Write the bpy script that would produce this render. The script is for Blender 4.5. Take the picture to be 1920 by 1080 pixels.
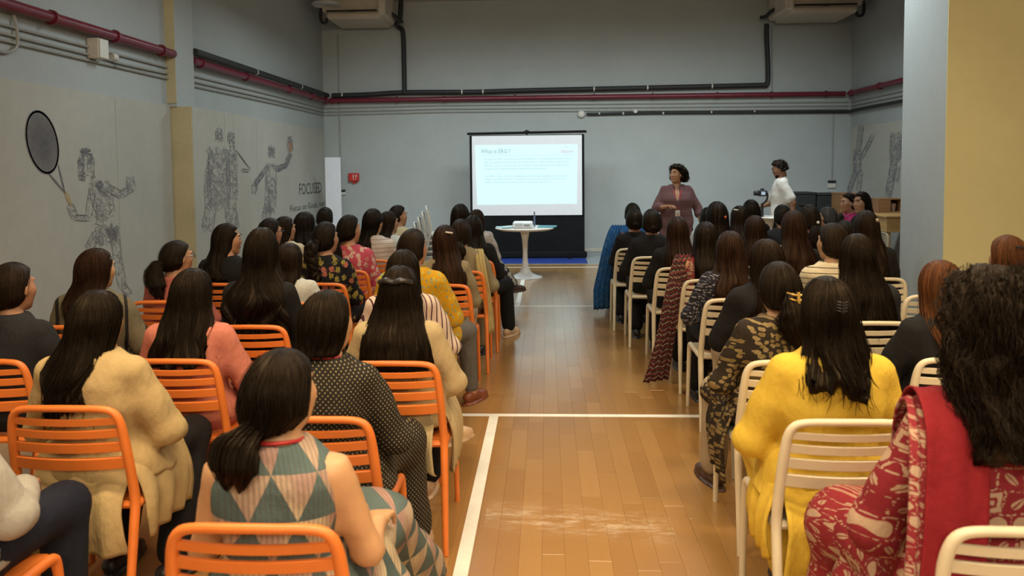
import bpy, bmesh, math, random
import numpy as np
from mathutils import Vector, Matrix

for _o in list(bpy.data.objects):
    bpy.data.objects.remove(_o)
scene = bpy.context.scene
COL = scene.collection
PI = math.pi

# ------------------------------------------------------------------ camera, world, lights, exposure
CAM_F = 1430.0                       # focal length in pixels of a 1920 px wide frame
CAM_H = 1.64
cam_d = bpy.data.cameras.new('camera')
cam = bpy.data.objects.new('camera', cam_d)
COL.objects.link(cam)
cam_d.sensor_width = 36.0
cam_d.lens = CAM_F / 1920.0 * 36.0
cam_d.shift_y = -145.0 / 1920.0
cam_d.clip_start = 0.05
cam_d.clip_end = 100.0
_yaw = math.atan(66 / CAM_F)
_pit = math.atan(82 / CAM_F)
cam.matrix_world = (Matrix.Translation((0, 0, CAM_H)) @ Matrix.Rotation(_yaw, 4, 'Z')
                    @ Matrix.Rotation(PI / 2 - _pit, 4, 'X') @ Matrix.Rotation(-0.0096, 4, 'Z'))
cam_d.dof.use_dof = True
cam_d.dof.focus_distance = 5.5
cam_d.dof.aperture_fstop = 3.5
scene.camera = cam

world = bpy.data.worlds.new('world')
scene.world = world
world.use_nodes = True
world.node_tree.nodes['Background'].inputs[0].default_value = (0.55, 0.6, 0.65, 1)
world.node_tree.nodes['Background'].inputs[1].default_value = 0.15

scene.view_settings.view_transform = 'Standard'
scene.view_settings.look = 'None'
scene.view_settings.exposure = 0.0
scene.view_settings.gamma = 1.0
scene.view_settings.use_curve_mapping = False

WARM = (1.0, 0.78, 0.50)
COOL = (0.88, 1.0, 1.02)


def area_light(name, loc, size, power, color, rot=(0, 0, 0), spread=PI):
    d = bpy.data.lights.new(name, 'AREA')
    d.shape = 'RECTANGLE'
    d.size, d.size_y = size
    d.energy = power
    d.color = color
    d.spread = spread
    o = bpy.data.objects.new(name, d)
    o.location = loc
    o.rotation_euler = rot
    COL.objects.link(o)
    return o


for _x, _y, _p in ((-1.5, 1.9, 50), (0.2, 1.0, 54), (2.0, 1.9, 60), (-1.4, 4.3, 30), (1.7, 4.3, 38)):
    area_light('ceiling_lamp_warm', (_x, _y, 3.9), (1.4, 0.4), _p, WARM, spread=2.1)
# added warm fill light, unseen behind the camera, for surfaces that face it
area_light('rear_fill_light', (0.9, -2.9, 3.5), (6.0, 0.7), 240, (1.0, 0.84, 0.60), rot=(math.radians(68), 0, 0))
for _x, _y, _p in ((-2.0, 7.2, 44), (1.9, 6.9, 54), (-2.0, 10.6, 40), (3.4, 10.4, 32)):
    area_light('ceiling_lamp_cool', (_x, _y, 3.85), (1.4, .5), _p, COOL)
for _x, _p in ((-1.9, 34), (0.8, 40), (3.4, 32)):        # added unseen fill lights, tilted towards the wall with the screen
    area_light('wall_fill_light', (_x, 10.3, 4.25), (1.6, .5), _p, COOL, rot=(math.radians(38), 0, 0), spread=1.9)

# ------------------------------------------------------------------ mesh helpers


def new_mesh(name, V, F, smooth=True, uv=None):
    """V (n,3); F is a list of arrays of equal-length faces, or one array."""
    V = np.asarray(V, dtype=np.float32)
    Fs = F if isinstance(F, list) else [F]
    Fs = [np.asarray(f, dtype=np.int32) for f in Fs if len(f)]
    me = bpy.data.meshes.new(name)
    me.vertices.add(len(V))
    me.vertices.foreach_set('co', V.ravel())
    loops = np.concatenate([f.ravel() for f in Fs])
    tot = np.concatenate([np.full(len(f), f.shape[1], dtype=np.int32) for f in Fs])
    start = np.concatenate([[0], np.cumsum(tot)[:-1]]).astype(np.int32)
    me.loops.add(len(loops))
    me.loops.foreach_set('vertex_index', loops)
    me.polygons.add(len(tot))
    me.polygons.foreach_set('loop_start', start)
    me.polygons.foreach_set('use_smooth', np.full(len(tot), smooth, dtype=bool))
    if uv is not None:
        l = me.uv_layers.new(name='UVMap')
        l.data.foreach_set('uv', np.asarray(uv, dtype=np.float32)[loops].ravel())
    me.update(calc_edges=True)
    return me


def obj(name, me, mat=None, parent=None, loc=None, rotz=0.0):
    o = bpy.data.objects.new(name, me)
    COL.objects.link(o)
    if mat is not None:
        if len(me.materials) == 0:
            me.materials.append(mat)
        elif me.materials[0] is not mat:
            o.material_slots[0].link = 'OBJECT'
            o.material_slots[0].material = mat
    if parent is not None:
        o.parent = parent
    if loc is not None:
        o.location = loc
    if rotz:
        o.rotation_euler = (0, 0, rotz)
    return o


def empty(name, loc=(0, 0, 0), rotz=0.0):
    o = bpy.data.objects.new(name, None)
    COL.objects.link(o)
    o.empty_display_size = 0.1
    o.location = loc
    o.rotation_euler = (0, 0, rotz)
    return o


def tag(o, label, cat, group=None):
    o['label'] = label
    o['category'] = cat
    if group:
        o['group'] = group
    return o


def struct(o):
    o['kind'] = 'structure'
    return o


class MB:
    """collects simple solids into one mesh"""

    def __init__(self):
        self.V, self.F3, self.F4, self.n = [], [], [], 0

    def add(self, V, F):
        V = np.asarray(V, dtype=float)
        for f in (F if isinstance(F, list) else [F]):
            f = np.asarray(f, dtype=int)
            if len(f):
                (self.F4 if f.shape[1] == 4 else self.F3).append(f + self.n)
        self.V.append(V)
        self.n += len(V)
        return self

    def box(self, c, s, bev=0.0, M=None):
        x, y, z = [k / 2 for k in s]
        if bev <= 0:
            V = np.array([[a * x, b * y, d * z] for a in (-1, 1) for b in (-1, 1) for d in (-1, 1)])
            F = np.array([[0, 1, 3, 2], [4, 6, 7, 5], [0, 4, 5, 1], [2, 3, 7, 6], [0, 2, 6, 4], [1, 5, 7, 3]])
            FF = [F]
        else:
            b = min(bev, x * .98, y * .98, z * .98)
            V, ids = [], {}
            for a in (-1, 1):
                for e in (-1, 1):
                    for d in (-1, 1):
                        for ax in range(3):
                            p = [a * x, e * y, d * z]
                            for k in range(3):
                                if k != ax:
                                    p[k] -= (a, e, d)[k] * b
                            ids[(a, e, d, ax)] = len(V)
                            V.append(p)
            q, t = [], []
            S = (-1, 1)
            for ax in range(3):
                u, w = [k for k in range(3) if k != ax]
                for s1 in S:
                    f = []
                    for su, sw in ((-1, -1), (1, -1), (1, 1), (-1, 1)):
                        k = [0, 0, 0]
                        k[ax], k[u], k[w] = s1, su, sw
                        f.append(ids[(*k, ax)])
                    flip = (s1 < 0) ^ (ax == 1)
                    q.append(f[::-1] if flip else f)
            for ax in range(3):
                u, w = [k for k in range(3) if k != ax]
                for su in S:
                    for sw in S:
                        k0, k1 = [0, 0, 0], [0, 0, 0]
                        k0[ax], k1[ax] = -1, 1
                        for k in (k0, k1):
                            k[u], k[w] = su, sw
                        q.append([ids[(*k0, u)], ids[(*k1, u)], ids[(*k1, w)], ids[(*k0, w)]])
            for a in S:
                for e in S:
                    for d in S:
                        t.append([ids[(a, e, d, 0)], ids[(a, e, d, 1)], ids[(a, e, d, 2)]])
            V = np.array(V)
            FF = [np.array(q), np.array(t)]
        if M is not None:
            V = V @ np.array(M.to_3x3()).T
        return self.add(V + np.array(c), FF)

    def tube(self, pts, r, n=10, cap=True, sy=1.0):
        V, F = tube_geo(pts, r, n, cap, sy)
        return self.add(V, F)

    def lathe(self, prof, n=28, c=(0, 0, 0), axis='Z'):
        prof = np.array(prof, dtype=float)
        a = np.linspace(0, 2 * PI, n, endpoint=False)
        V = np.stack([np.outer(prof[:, 0], np.cos(a)), np.outer(prof[:, 0], np.sin(a)),
                      np.repeat(prof[:, 1][:, None], n, 1)], -1).reshape(-1, 3)
        if axis == 'Y':
            V = V[:, [0, 2, 1]]
        elif axis == 'X':
            V = V[:, [2, 1, 0]]
        m = len(prof)
        i, j = np.meshgrid(np.arange(m - 1), np.arange(n), indexing='ij')
        j2 = (j + 1) % n
        F = np.stack([i * n + j, i * n + j2, (i + 1) * n + j2, (i + 1) * n + j], -1).reshape(-1, 4)
        return self.add(V + np.array(c), F)

    def mesh(self, name, smooth=False):
        V = np.concatenate(self.V)
        F = []
        if self.F4:
            F.append(np.concatenate(self.F4))
        if self.F3:
            F.append(np.concatenate(self.F3))
        me = new_mesh(name, V, F, smooth)
        if smooth:
            bm = bmesh.new()
            bm.from_mesh(me)
            for e in bm.edges:
                if len(e.link_faces) == 2 and e.calc_face_angle(0) > 0.75:
                    e.smooth = False
            bmesh.ops.recalc_face_normals(bm, faces=bm.faces)
            bm.to_mesh(me)
            bm.free()
        else:
            bm = bmesh.new()
            bm.from_mesh(me)
            bmesh.ops.recalc_face_normals(bm, faces=bm.faces)
            bm.to_mesh(me)
            bm.free()
        return me


def tube_geo(pts, r, n=10, cap=True, sy=1.0):
    P = np.asarray(pts, dtype=float)
    m = len(P)
    r = np.full(m, r, dtype=float) if np.isscalar(r) else np.asarray(r, dtype=float)
    T = np.gradient(P, axis=0)
    T /= np.linalg.norm(T, axis=1)[:, None] + 1e-9
    up = np.array([0, 0, 1.0]) if abs(T[0, 2]) < .9 else np.array([0, 1.0, 0])
    N = np.zeros_like(P)
    v = up - T[0] * up.dot(T[0])
    N[0] = v / np.linalg.norm(v)
    for i in range(1, m):
        v = N[i - 1] - T[i] * N[i - 1].dot(T[i])
        N[i] = v / (np.linalg.norm(v) + 1e-9)
    B = np.cross(T, N)
    a = np.linspace(0, 2 * PI, n, endpoint=False)
    V = (P[:, None] + r[:, None, None] * (np.cos(a)[None, :, None] * N[:, None] + sy * np.sin(a)[None, :, None] * B[:, None])).reshape(-1, 3)
    i, j = np.meshgrid(np.arange(m - 1), np.arange(n), indexing='ij')
    j2 = (j + 1) % n
    F = np.stack([i * n + j, i * n + j2, (i + 1) * n + j2, (i + 1) * n + j], -1).reshape(-1, 4)
    out = [F]
    if cap:
        V = np.concatenate([V, P[:1], P[-1:]])
        k = np.arange(n)
        k2 = (k + 1) % n
        c0, c1 = m * n, m * n + 1
        out.append(np.concatenate([np.stack([np.full(n, c0), k2, k], -1),
                                   np.stack([np.full(n, c1), (m - 1) * n + k, (m - 1) * n + k2], -1)]))
    return V, out


def smooth_path(pts, per=6):
    """Catmull-Rom through the points"""
    P = np.asarray(pts, dtype=float)
    P = np.concatenate([2 * P[:1] - P[1:2], P, 2 * P[-1:] - P[-2:-1]])
    out = []
    for i in range(1, len(P) - 2):
        for t in np.linspace(0, 1, per, endpoint=False):
            a, b, c, d = P[i - 1:i + 3]
            out.append(.5 * ((2 * b) + (c - a) * t + (2 * a - 5 * b + 4 * c - d) * t * t + (3 * b - a - 3 * c + d) * t ** 3))
    out.append(P[-2])
    return np.array(out)


# ------------------------------------------------------------------ implicit surfaces (smooth unions of tapered limbs)


def surface_nets(F, org, h):
    ins = F < 0
    nx, ny, nz = F.shape
    cnt = np.zeros((nx - 1, ny - 1, nz - 1), np.float32)
    acc = np.zeros((nx - 1, ny - 1, nz - 1, 3), np.float32)

    def sl(a, n):
        return slice(a, n - 1 + a)
    for ax in range(3):
        o1, o2 = [k for k in range(3) if k != ax]
        for a in (0, 1):
            for b in (0, 1):
                s0 = [None] * 3
                s1 = [None] * 3
                s0[ax], s1[ax] = sl(0, F.shape[ax]), sl(1, F.shape[ax])
                s0[o1] = s1[o1] = sl(a, F.shape[o1])
                s0[o2] = s1[o2] = sl(b, F.shape[o2])
                f0, f1 = F[tuple(s0)], F[tuple(s1)]
                m = (f0 < 0) != (f1 < 0)
                t = np.where(m, f0 / np.where(m, f0 - f1, 1), 0)
                cnt += m
                acc[..., ax] += np.where(m, t, 0)
                acc[..., o1] += m * a
                acc[..., o2] += m * b
    cell = cnt > 0
    idx = np.full(cell.shape, -1, np.int64)
    idx[cell] = np.arange(cell.sum())
    ci = np.argwhere(cell)
    V = (ci + acc[cell] / cnt[cell][:, None]) * h + np.array(org)
    faces = []
    for ax in range(3):
        o1, o2 = [(1, 2), (2, 0), (0, 1)][ax]
        s0 = [slice(1, -1)] * 3
        s1 = [slice(1, -1)] * 3
        s0[ax], s1[ax] = slice(0, -1), slice(1, None)
        a, b = ins[tuple(s0)], ins[tuple(s1)]
        ed = np.argwhere(a != b)
        if not len(ed):
            continue
        sign = a[tuple(ed.T)]
        base = ed.copy()
        for k in range(3):
            if k != ax:
                base[:, k] += 1
        q = []
        for d1, d2 in ((-1, -1), (0, -1), (0, 0), (-1, 0)):
            c = base.copy()
            c[:, o1] += d1
            c[:, o2] += d2
            q.append(idx[tuple(c.T)])
        q = np.stack(q, -1)
        q[~sign] = q[~sign][:, ::-1]
        faces.append(q)
    return V, np.concatenate(faces)


class Shape:
    def __init__(self, k=0.03):
        self.p, self.lo, self.hi, self.k, self.sub, self.post = [], [], [], k, [], None

    def _bb(self, lo, hi):
        self.lo.append(lo)
        self.hi.append(hi)

    def limb(self, pts, rs, k=None):
        for a, b, ra, rb in zip(pts[:-1], pts[1:], rs[:-1], rs[1:]):
            a, b = np.array(a, float), np.array(b, float)
            self._bb(np.minimum(a - ra, b - rb), np.maximum(a + ra, b + rb))

            def f(X, Y, Z, a=a, b=b, ra=ra, rb=rb):
                ba = b - a
                t = np.clip(((X - a[0]) * ba[0] + (Y - a[1]) * ba[1] + (Z - a[2]) * ba[2]) / (ba.dot(ba) + 1e-9), 0, 1)
                return np.sqrt((X - a[0] - t * ba[0]) ** 2 + (Y - a[1] - t * ba[1]) ** 2 + (Z - a[2] - t * ba[2]) ** 2) - (ra + (rb - ra) * t)
            self.p.append((f, k, self.lo[-1], self.hi[-1]))
        return self

    def ball(self, c, r, k=None, cut=False):
        c, r = np.array(c, float), np.array(r, float) * np.ones(3)

        def f(X, Y, Z):
            return (np.sqrt(((X - c[0]) / r[0]) ** 2 + ((Y - c[1]) / r[1]) ** 2 + ((Z - c[2]) / r[2]) ** 2) - 1) * r.min()
        if cut:
            self.sub.append((f, k or .01))
        else:
            self._bb(c - r, c + r)
            self.p.append((f, k, self.lo[-1], self.hi[-1]))
        return self

    def loft(self, lv, k=None, pw=2.4):
        """horizontal superellipses: rows of z, cx, cy, ax, ay"""
        lv = np.array(lv, float)
        z, cx, cy, ax, ay = lv.T
        self._bb(np.array([(cx - ax).min(), (cy - ay).min(), z[0]]), np.array([(cx + ax).max(), (cy + ay).max(), z[-1]]))

        def f(X, Y, Z):
            g = lambda q: np.interp(Z, z, q)
            A, B = g(ax), g(ay)
            r = (np.abs((X - g(cx)) / A) ** pw + np.abs((Y - g(cy)) / B) ** pw) ** (1 / pw)
            d = (r - 1) * np.minimum(A, B)
            return np.maximum(np.maximum(d, z[0] - Z), Z - z[-1])
        self.p.append((f, k, self.lo[-1], self.hi[-1]))
        return self

    def build(self, h=0.015):
        m = h * 2.5 + .012
        lo, hi = np.min(self.lo, 0) - m, np.max(self.hi, 0) + m
        n = np.ceil((hi - lo) / h).astype(int) + 1
        xs = [lo[i] + h * np.arange(n[i]) for i in range(3)]
        F = np.full(n, 1.0, np.float32)
        for f, k, a, b in self.p:
            k = k or self.k
            mm = k + 2.5 * h
            s = [slice(max(0, int((a[i] - mm - lo[i]) / h)), min(n[i], int((b[i] + mm - lo[i]) / h) + 2)) for i in range(3)]
            X, Y, Z = xs[0][s[0]][:, None, None], xs[1][s[1]][None, :, None], xs[2][s[2]][None, None, :]
            g = f(X, Y, Z)
            c = F[tuple(s)]
            w = np.maximum(k - np.abs(c - g), 0) / k
            F[tuple(s)] = np.minimum(c, g) - w * w * k * .25
        X, Y, Z = xs[0][:, None, None], xs[1][None, :, None], xs[2][None, None, :]
        for f, k in self.sub:
            g = -f(X, Y, Z)
            w = np.maximum(k - np.abs(F - g), 0) / k
            F = np.maximum(F, g) + w * w * k * .25
        if self.post is not None:
            F = F + self.post(X, Y, Z)
        F[0], F[-1], F[:, 0], F[:, -1], F[:, :, 0], F[:, :, -1] = 1, 1, 1, 1, 1, 1
        return surface_nets(F, lo, h)


def join_geo(parts):
    V, F, n = [], [], 0
    for v, f in parts:
        V.append(v)
        F.append(f + n)
        n += len(v)
    return np.concatenate(V), np.concatenate(F)


# ------------------------------------------------------------------ materials


def nodes(name):
    m = bpy.data.materials.new(name)
    m.use_nodes = True
    nt = m.node_tree
    return m, nt, nt.nodes, nt.links, nt.nodes['Principled BSDF']


def N(nt, t, **kw):
    n = nt.nodes.new(t)
    for k, v in kw.items():
        if k in n.bl_rna.properties and not k.startswith('i_'):
            setattr(n, k, v)
    return n


def ramp(nt, stops, interp='LINEAR'):
    r = nt.nodes.new('ShaderNodeValToRGB')
    r.color_ramp.interpolation = interp
    e = r.color_ramp.elements
    while len(e) < len(stops):
        e.new(.5)
    for k, (p, c) in enumerate(stops):
        e[k].position = p
        e[k].color = (*c, 1) if len(c) == 3 else c
    return r


def mth(nt, op, a, b=None, c=None):
    n = nt.nodes.new('ShaderNodeMath')
    n.operation = op
    for i, v in enumerate((a, b, c)):
        if v is None:
            continue
        if isinstance(v, (int, float)):
            n.inputs[i].default_value = v
        else:
            nt.links.new(v, n.inputs[i])
    return n.outputs[0]


def mixc(nt, fac, a, b, mode='MIX'):
    n = nt.nodes.new('ShaderNodeMix')
    n.data_type = 'RGBA'
    n.blend_type = mode
    for i, v in ((0, fac), (6, a), (7, b)):
        if isinstance(v, (int, float)):
            n.inputs[i].default_value = v
        elif isinstance(v, tuple):
            n.inputs[i].default_value = (*v, 1) if len(v) == 3 else v
        else:
            nt.links.new(v, n.inputs[i])
    return n.outputs[2]


def coords(nt, scale=(1, 1, 1), rot=(0, 0, 0), src='Object'):
    tc = nt.nodes.new('ShaderNodeTexCoord')
    mp = nt.nodes.new('ShaderNodeMapping')
    mp.inputs['Scale'].default_value = scale
    mp.inputs['Rotation'].default_value = rot
    nt.links.new(tc.outputs[src], mp.inputs[0])
    return mp.outputs[0]


def noise(nt, vec, scale, detail=3, rough=.55):
    n = nt.nodes.new('ShaderNodeTexNoise')
    n.inputs['Scale'].default_value = scale
    n.inputs['Detail'].default_value = detail
    n.inputs['Roughness'].default_value = rough
    if vec is not None:
        nt.links.new(vec, n.inputs['Vector'])
    return n.outputs[0]


def bump(nt, bs, height, strength, dist=.01):
    b = nt.nodes.new('ShaderNodeBump')
    b.inputs['Strength'].default_value = strength
    b.inputs['Distance'].default_value = dist
    nt.links.new(height, b.inputs['Height'])
    nt.links.new(b.outputs[0], bs.inputs['Normal'])


MATS = {}


def plain(name, col, rough=.6, var=.12, scale=8, bmp=0.0, bscale=60, metal=0.0, spec=.5):
    if name in MATS:
        return MATS[name]
    m, nt, nd, lk, bs = nodes(name)
    v = coords(nt)
    f = noise(nt, v, scale)
    c2 = tuple(max(0, k * (1 - var)) for k in col)
    c3 = tuple(min(1, k * (1 + var)) for k in col)
    r = ramp(nt, [(.3, c2), (.7, c3)])
    lk.new(f, r.inputs[0])
    lk.new(r.outputs[0], bs.inputs['Base Color'])
    bs.inputs['Roughness'].default_value = rough
    bs.inputs['Metallic'].default_value = metal
    bs.inputs['Specular IOR Level'].default_value = spec
    if bmp:
        bump(nt, bs, noise(nt, v, bscale, 4), bmp)
    MATS[name] = m
    return m


def cloth(name, pattern):
    """fabric whose colour comes from pattern(nt) -> colour socket"""
    if name in MATS:
        return MATS[name]
    m, nt, nd, lk, bs = nodes(name)
    c = pattern(nt)
    v = coords(nt)
    fold = noise(nt, v, 9, 2)
    c = mixc(nt, mth(nt, 'MULTIPLY', fold, .25), c, (0, 0, 0))
    lk.new(c, bs.inputs['Base Color'])
    bs.inputs['Roughness'].default_value = .85
    bs.inputs['Specular IOR Level'].default_value = .2
    w = noise(nt, coords(nt, (1, 1, .5)), 14, 3)
    w2 = noise(nt, v, 260, 1)
    bump(nt, bs, mth(nt, 'ADD', w, mth(nt, 'MULTIPLY', w2, .08)), .55, .03)
    MATS[name] = m
    return m


def solid(name, col):
    def p(nt):
        n = nt.nodes.new('ShaderNodeRGB')
        n.outputs[0].default_value = (*col, 1)
        return n.outputs[0]
    return cloth(name, p)


def vor(nt, vec, scale, feature='F1', rnd=1.0, dim='3D'):
    n = nt.nodes.new('ShaderNodeTexVoronoi')
    n.voronoi_dimensions = dim
    n.feature = feature
    n.inputs['Scale'].default_value = scale
    n.inputs['Randomness'].default_value = rnd
    nt.links.new(vec, n.inputs['Vector'])
    return n


def flat_xz(nt, scale=1.0, ang=0.0):
    """pattern plane: across and down the garment"""
    v = coords(nt, (1, 1, 1))
    s = nt.nodes.new('ShaderNodeSeparateXYZ')
    nt.links.new(v, s.inputs[0])
    c = nt.nodes.new('ShaderNodeCombineXYZ')
    x = mth(nt, 'ADD', s.outputs[0], mth(nt, 'MULTIPLY', s.outputs[1], .7))
    nt.links.new(x, c.inputs[0])
    nt.links.new(s.outputs[2], c.inputs[1])
    mp = nt.nodes.new('ShaderNodeMapping')
    mp.inputs['Scale'].default_value = (scale, scale, scale)
    mp.inputs['Rotation'].default_value = (0, 0, ang)
    nt.links.new(c.outputs[0], mp.inputs[0])
    return mp.outputs[0]


def dots(base, dot, scale, thr, rnd=0.0, ang=.785):
    def p(nt):
        v = vor(nt, flat_xz(nt, 1, ang), scale, 'F1', rnd, '2D')
        return mixc(nt, mth(nt, 'LESS_THAN', v.outputs['Distance'], thr), base, dot)
    return p


def stripes(base, line, per, width, axis=0, jig=0.0):
    def p(nt):
        s = nt.nodes.new('ShaderNodeSeparateXYZ')
        nt.links.new(flat_xz(nt), s.inputs[0])
        t = s.outputs[axis]
        if jig:
            t = mth(nt, 'ADD', t, mth(nt, 'MULTIPLY', noise(nt, coords(nt), 5), jig))
        f = mth(nt, 'FRACT', mth(nt, 'MULTIPLY', mth(nt, 'ADD', t, 10.0), 1 / per))
        return mixc(nt, mth(nt, 'LESS_THAN', f, width), base, line)
    return p


def floral(base, cols, scale, thr):
    def p(nt):
        vec = flat_xz(nt)
        wob = noise(nt, vec, 70, 2)
        v = vor(nt, vec, scale, 'F1', 1.0, '2D')
        d = mth(nt, 'ADD', v.outputs['Distance'], mth(nt, 'MULTIPLY', mth(nt, 'SUBTRACT', wob, .5), .9))
        r = ramp(nt, [(k / len(cols), c) for k, c in enumerate(cols)], 'CONSTANT')
        sp = nt.nodes.new('ShaderNodeSeparateColor')
        nt.links.new(v.outputs['Color'], sp.inputs[0])
        nt.links.new(sp.outputs[0], r.inputs[0])
        c = mixc(nt, mth(nt, 'LESS_THAN', d, thr), base, r.outputs[0])
        return mixc(nt, mth(nt, 'MULTIPLY', mth(nt, 'LESS_THAN', d, thr * .3), .45), c, (.12, .07, .03))
    return p


def triangles(cols_a, cols_b, size):
    def p(nt):
        s = nt.nodes.new('ShaderNodeSeparateXYZ')
        vec = flat_xz(nt, 1 / size)
        nt.links.new(vec, s.inputs[0])
        u, v = mth(nt, 'ADD', s.outputs[0], 50.25), mth(nt, 'ADD', s.outputs[1], 50.1)
        v = mth(nt, 'MULTIPLY', v, 1.1)
        row = mth(nt, 'FLOOR', v)
        t = mth(nt, 'FRACT', v)
        w = mth(nt, 'FRACT', mth(nt, 'ADD', u, mth(nt, 'MULTIPLY', row, .5)))
        d = mth(nt, 'MULTIPLY', mth(nt, 'ABSOLUTE', mth(nt, 'SUBTRACT', w, .5)), 2.0)
        up = mth(nt, 'LESS_THAN', d, mth(nt, 'SUBTRACT', 1.0, t))
        tint = noise(nt, vec, .9, 1)
        a = mixc(nt, tint, cols_a[0], cols_a[1])
        r = ramp(nt, [(.35, cols_b[0]), (.65, cols_b[1])])
        nt.links.new(tint, r.inputs[0])
        c = mixc(nt, up, r.outputs[0], a)
        rib = mth(nt, 'FRACT', mth(nt, 'MULTIPLY', u, 9.0))
        return mixc(nt, mth(nt, 'MULTIPLY', mth(nt, 'LESS_THAN', rib, .4), .35), c, (.10, .075, .06))
    return p


def block_print(base, motif, size):
    """hand block print: a lattice of squares, discs and leaves"""
    def p(nt):
        vec = flat_xz(nt, 1 / size)
        wob = noise(nt, vec, 1.3, 2)
        s = nt.nodes.new('ShaderNodeSeparateXYZ')
        nt.links.new(vec, s.inputs[0])
        w = mth(nt, 'MULTIPLY', mth(nt, 'SUBTRACT', wob, .5), .35)
        u = mth(nt, 'ADD', mth(nt, 'ADD', s.outputs[0], 50.0), w)
        v = mth(nt, 'ADD', mth(nt, 'SUBTRACT', s.outputs[1], w), 50.0)
        row = mth(nt, 'FLOOR', v)
        u = mth(nt, 'ADD', u, mth(nt, 'MULTIPLY', row, .37))
        cell = nt.nodes.new('ShaderNodeCombineXYZ')
        nt.links.new(mth(nt, 'FLOOR', u), cell.inputs[0])
        nt.links.new(row, cell.inputs[1])
        wn = nt.nodes.new('ShaderNodeTexWhiteNoise')
        wn.noise_dimensions = '2D'
        nt.links.new(cell.outputs[0], wn.inputs['Vector'])
        r = wn.outputs['Value']
        x = mth(nt, 'SUBTRACT', mth(nt, 'FRACT', u), .5)
        y = mth(nt, 'SUBTRACT', mth(nt, 'FRACT', v), .5)
        ax, ay = mth(nt, 'ABSOLUTE', x), mth(nt, 'ABSOLUTE', y)
        lt = lambda a, b_: mth(nt, 'LESS_THAN', a, b_)
        gt = lambda a, b_: mth(nt, 'GREATER_THAN', a, b_)
        mul = lambda a, b_: mth(nt, 'MULTIPLY', a, b_)
        mx = mth(nt, 'MAXIMUM', ax, ay)
        rad = mth(nt, 'SQRT', mth(nt, 'ADD', mul(x, x), mul(y, y)))
        square = mul(lt(mx, .40), mth(nt, 'MAXIMUM', gt(mx, .20), lt(mx, .09)))
        disc = lt(rad, .37)
        d1 = mth(nt, 'ADD', x, y)
        d2 = mth(nt, 'SUBTRACT', x, y)
        leaf = mul(lt(mth(nt, 'ADD', mul(mul(d1, d1), 2.6), mul(mul(d2, d2), 13.0)), .5), gt(mth(nt, 'ABSOLUTE', d2), .035))
        leaf2 = mul(lt(mth(nt, 'ADD', mul(mul(d2, d2), 2.6), mul(mul(d1, d1), 13.0)), .5), gt(mth(nt, 'ABSOLUTE', d1), .035))
        m = mul(square, lt(r, .3))
        m = mth(nt, 'ADD', m, mul(disc, mul(gt(r, .3), lt(r, .5))))
        m = mth(nt, 'ADD', m, mul(leaf, mul(gt(r, .5), lt(r, .75))))
        m = mth(nt, 'ADD', m, mul(leaf2, gt(r, .75)))
        fill = mul(gt(mx, .455), gt(noise(nt, vec, 7, 1), .52))
        m = mth(nt, 'MAXIMUM', m, fill)
        return mixc(nt, m, base, motif)
    return p


def bands(cols, per, jig=.02):
    """woven stole: rows of small coloured motifs"""
    def p(nt):
        vec = flat_xz(nt)
        s = nt.nodes.new('ShaderNodeSeparateXYZ')
        nt.links.new(vec, s.inputs[0])
        tri = mth(nt, 'PINGPONG', s.outputs[0], .02)
        z = mth(nt, 'ADD', mth(nt, 'ADD', s.outputs[1], 10.0), tri)
        f = mth(nt, 'FRACT', mth(nt, 'MULTIPLY', z, 1 / per))
        r = ramp(nt, [(k / len(cols), c) for k, c in enumerate(cols)], 'CONSTANT')
        nt.links.new(f, r.inputs[0])
        n = noise(nt, vec, 160, 1)
        return mixc(nt, mth(nt, 'GREATER_THAN', n, .56), r.outputs[0], cols[0])
    return p


def hair_mat(name, col, tip, rough=.42):
    if name in MATS:
        return MATS[name]
    m, nt, nd, lk, bs = nodes(name)
    v = coords(nt, (150, 2.2, 1), src='UV')
    n1 = noise(nt, v, 1, 3, .6)
    n2 = noise(nt, coords(nt, (26, 1.2, 1), src='UV'), 1, 2)
    f = mth(nt, 'MULTIPLY', mth(nt, 'ADD', n1, n2), .5)
    r = ramp(nt, [(.32, tuple(k * .35 for k in col)), (.5, col), (.72, tip)])
    lk.new(f, r.inputs[0])
    lk.new(r.outputs[0], bs.inputs['Base Color'])
    rr = mth(nt, 'ADD', mth(nt, 'MULTIPLY', n1, .25), rough - .10)
    lk.new(rr, bs.inputs['Roughness'])
    bs.inputs['Specular IOR Level'].default_value = .27
    bs.inputs['Specular Tint'].default_value = (.85, .62, .42, 1)
    bump(nt, bs, f, .9, .006)
    MATS[name] = m
    return m


HAIR = {
    'black': hair_mat('hair_black', (0.00185, 0.0013, 0.00094), (0.00845, 0.0053, 0.00335)),
    'soft': hair_mat('hair_soft_black', (0.00279, 0.00176, 0.00113), (0.01265, 0.0076, 0.00395)),
    'brown': hair_mat('hair_dark_brown', (0.00495, 0.00225, 0.00125), (0.02041, 0.00869, 0.00402)),
    'red': hair_mat('hair_red_brown', (0.01287, 0.00429, 0.00215), (0.0525, 0.01575, 0.0063)),
    'copper': hair_mat('hair_copper', (.085, .030, .011), (.21, .075, .024)),
    'grey': hair_mat('hair_greying', (.03, .028, .027), (.12, .12, .125)),
}
SKIN = {
    'mid': plain('skin_mid', (.42, .205, .105), .5, .08, 14, .1, 90),
    'fair': plain('skin_fair', (.54, .295, .145), .5, .08, 14, .1, 90),
    'dark': plain('skin_dark', (.25, .115, .06), .5, .08, 14, .1, 90),
}

# ------------------------------------------------------------------ the room
XL, XR, YB, YR, ZC = -4.30, 5.70, 14.65, -3.2, 4.80     # left wall, right wall, screen wall, rear wall, ceiling


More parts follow.
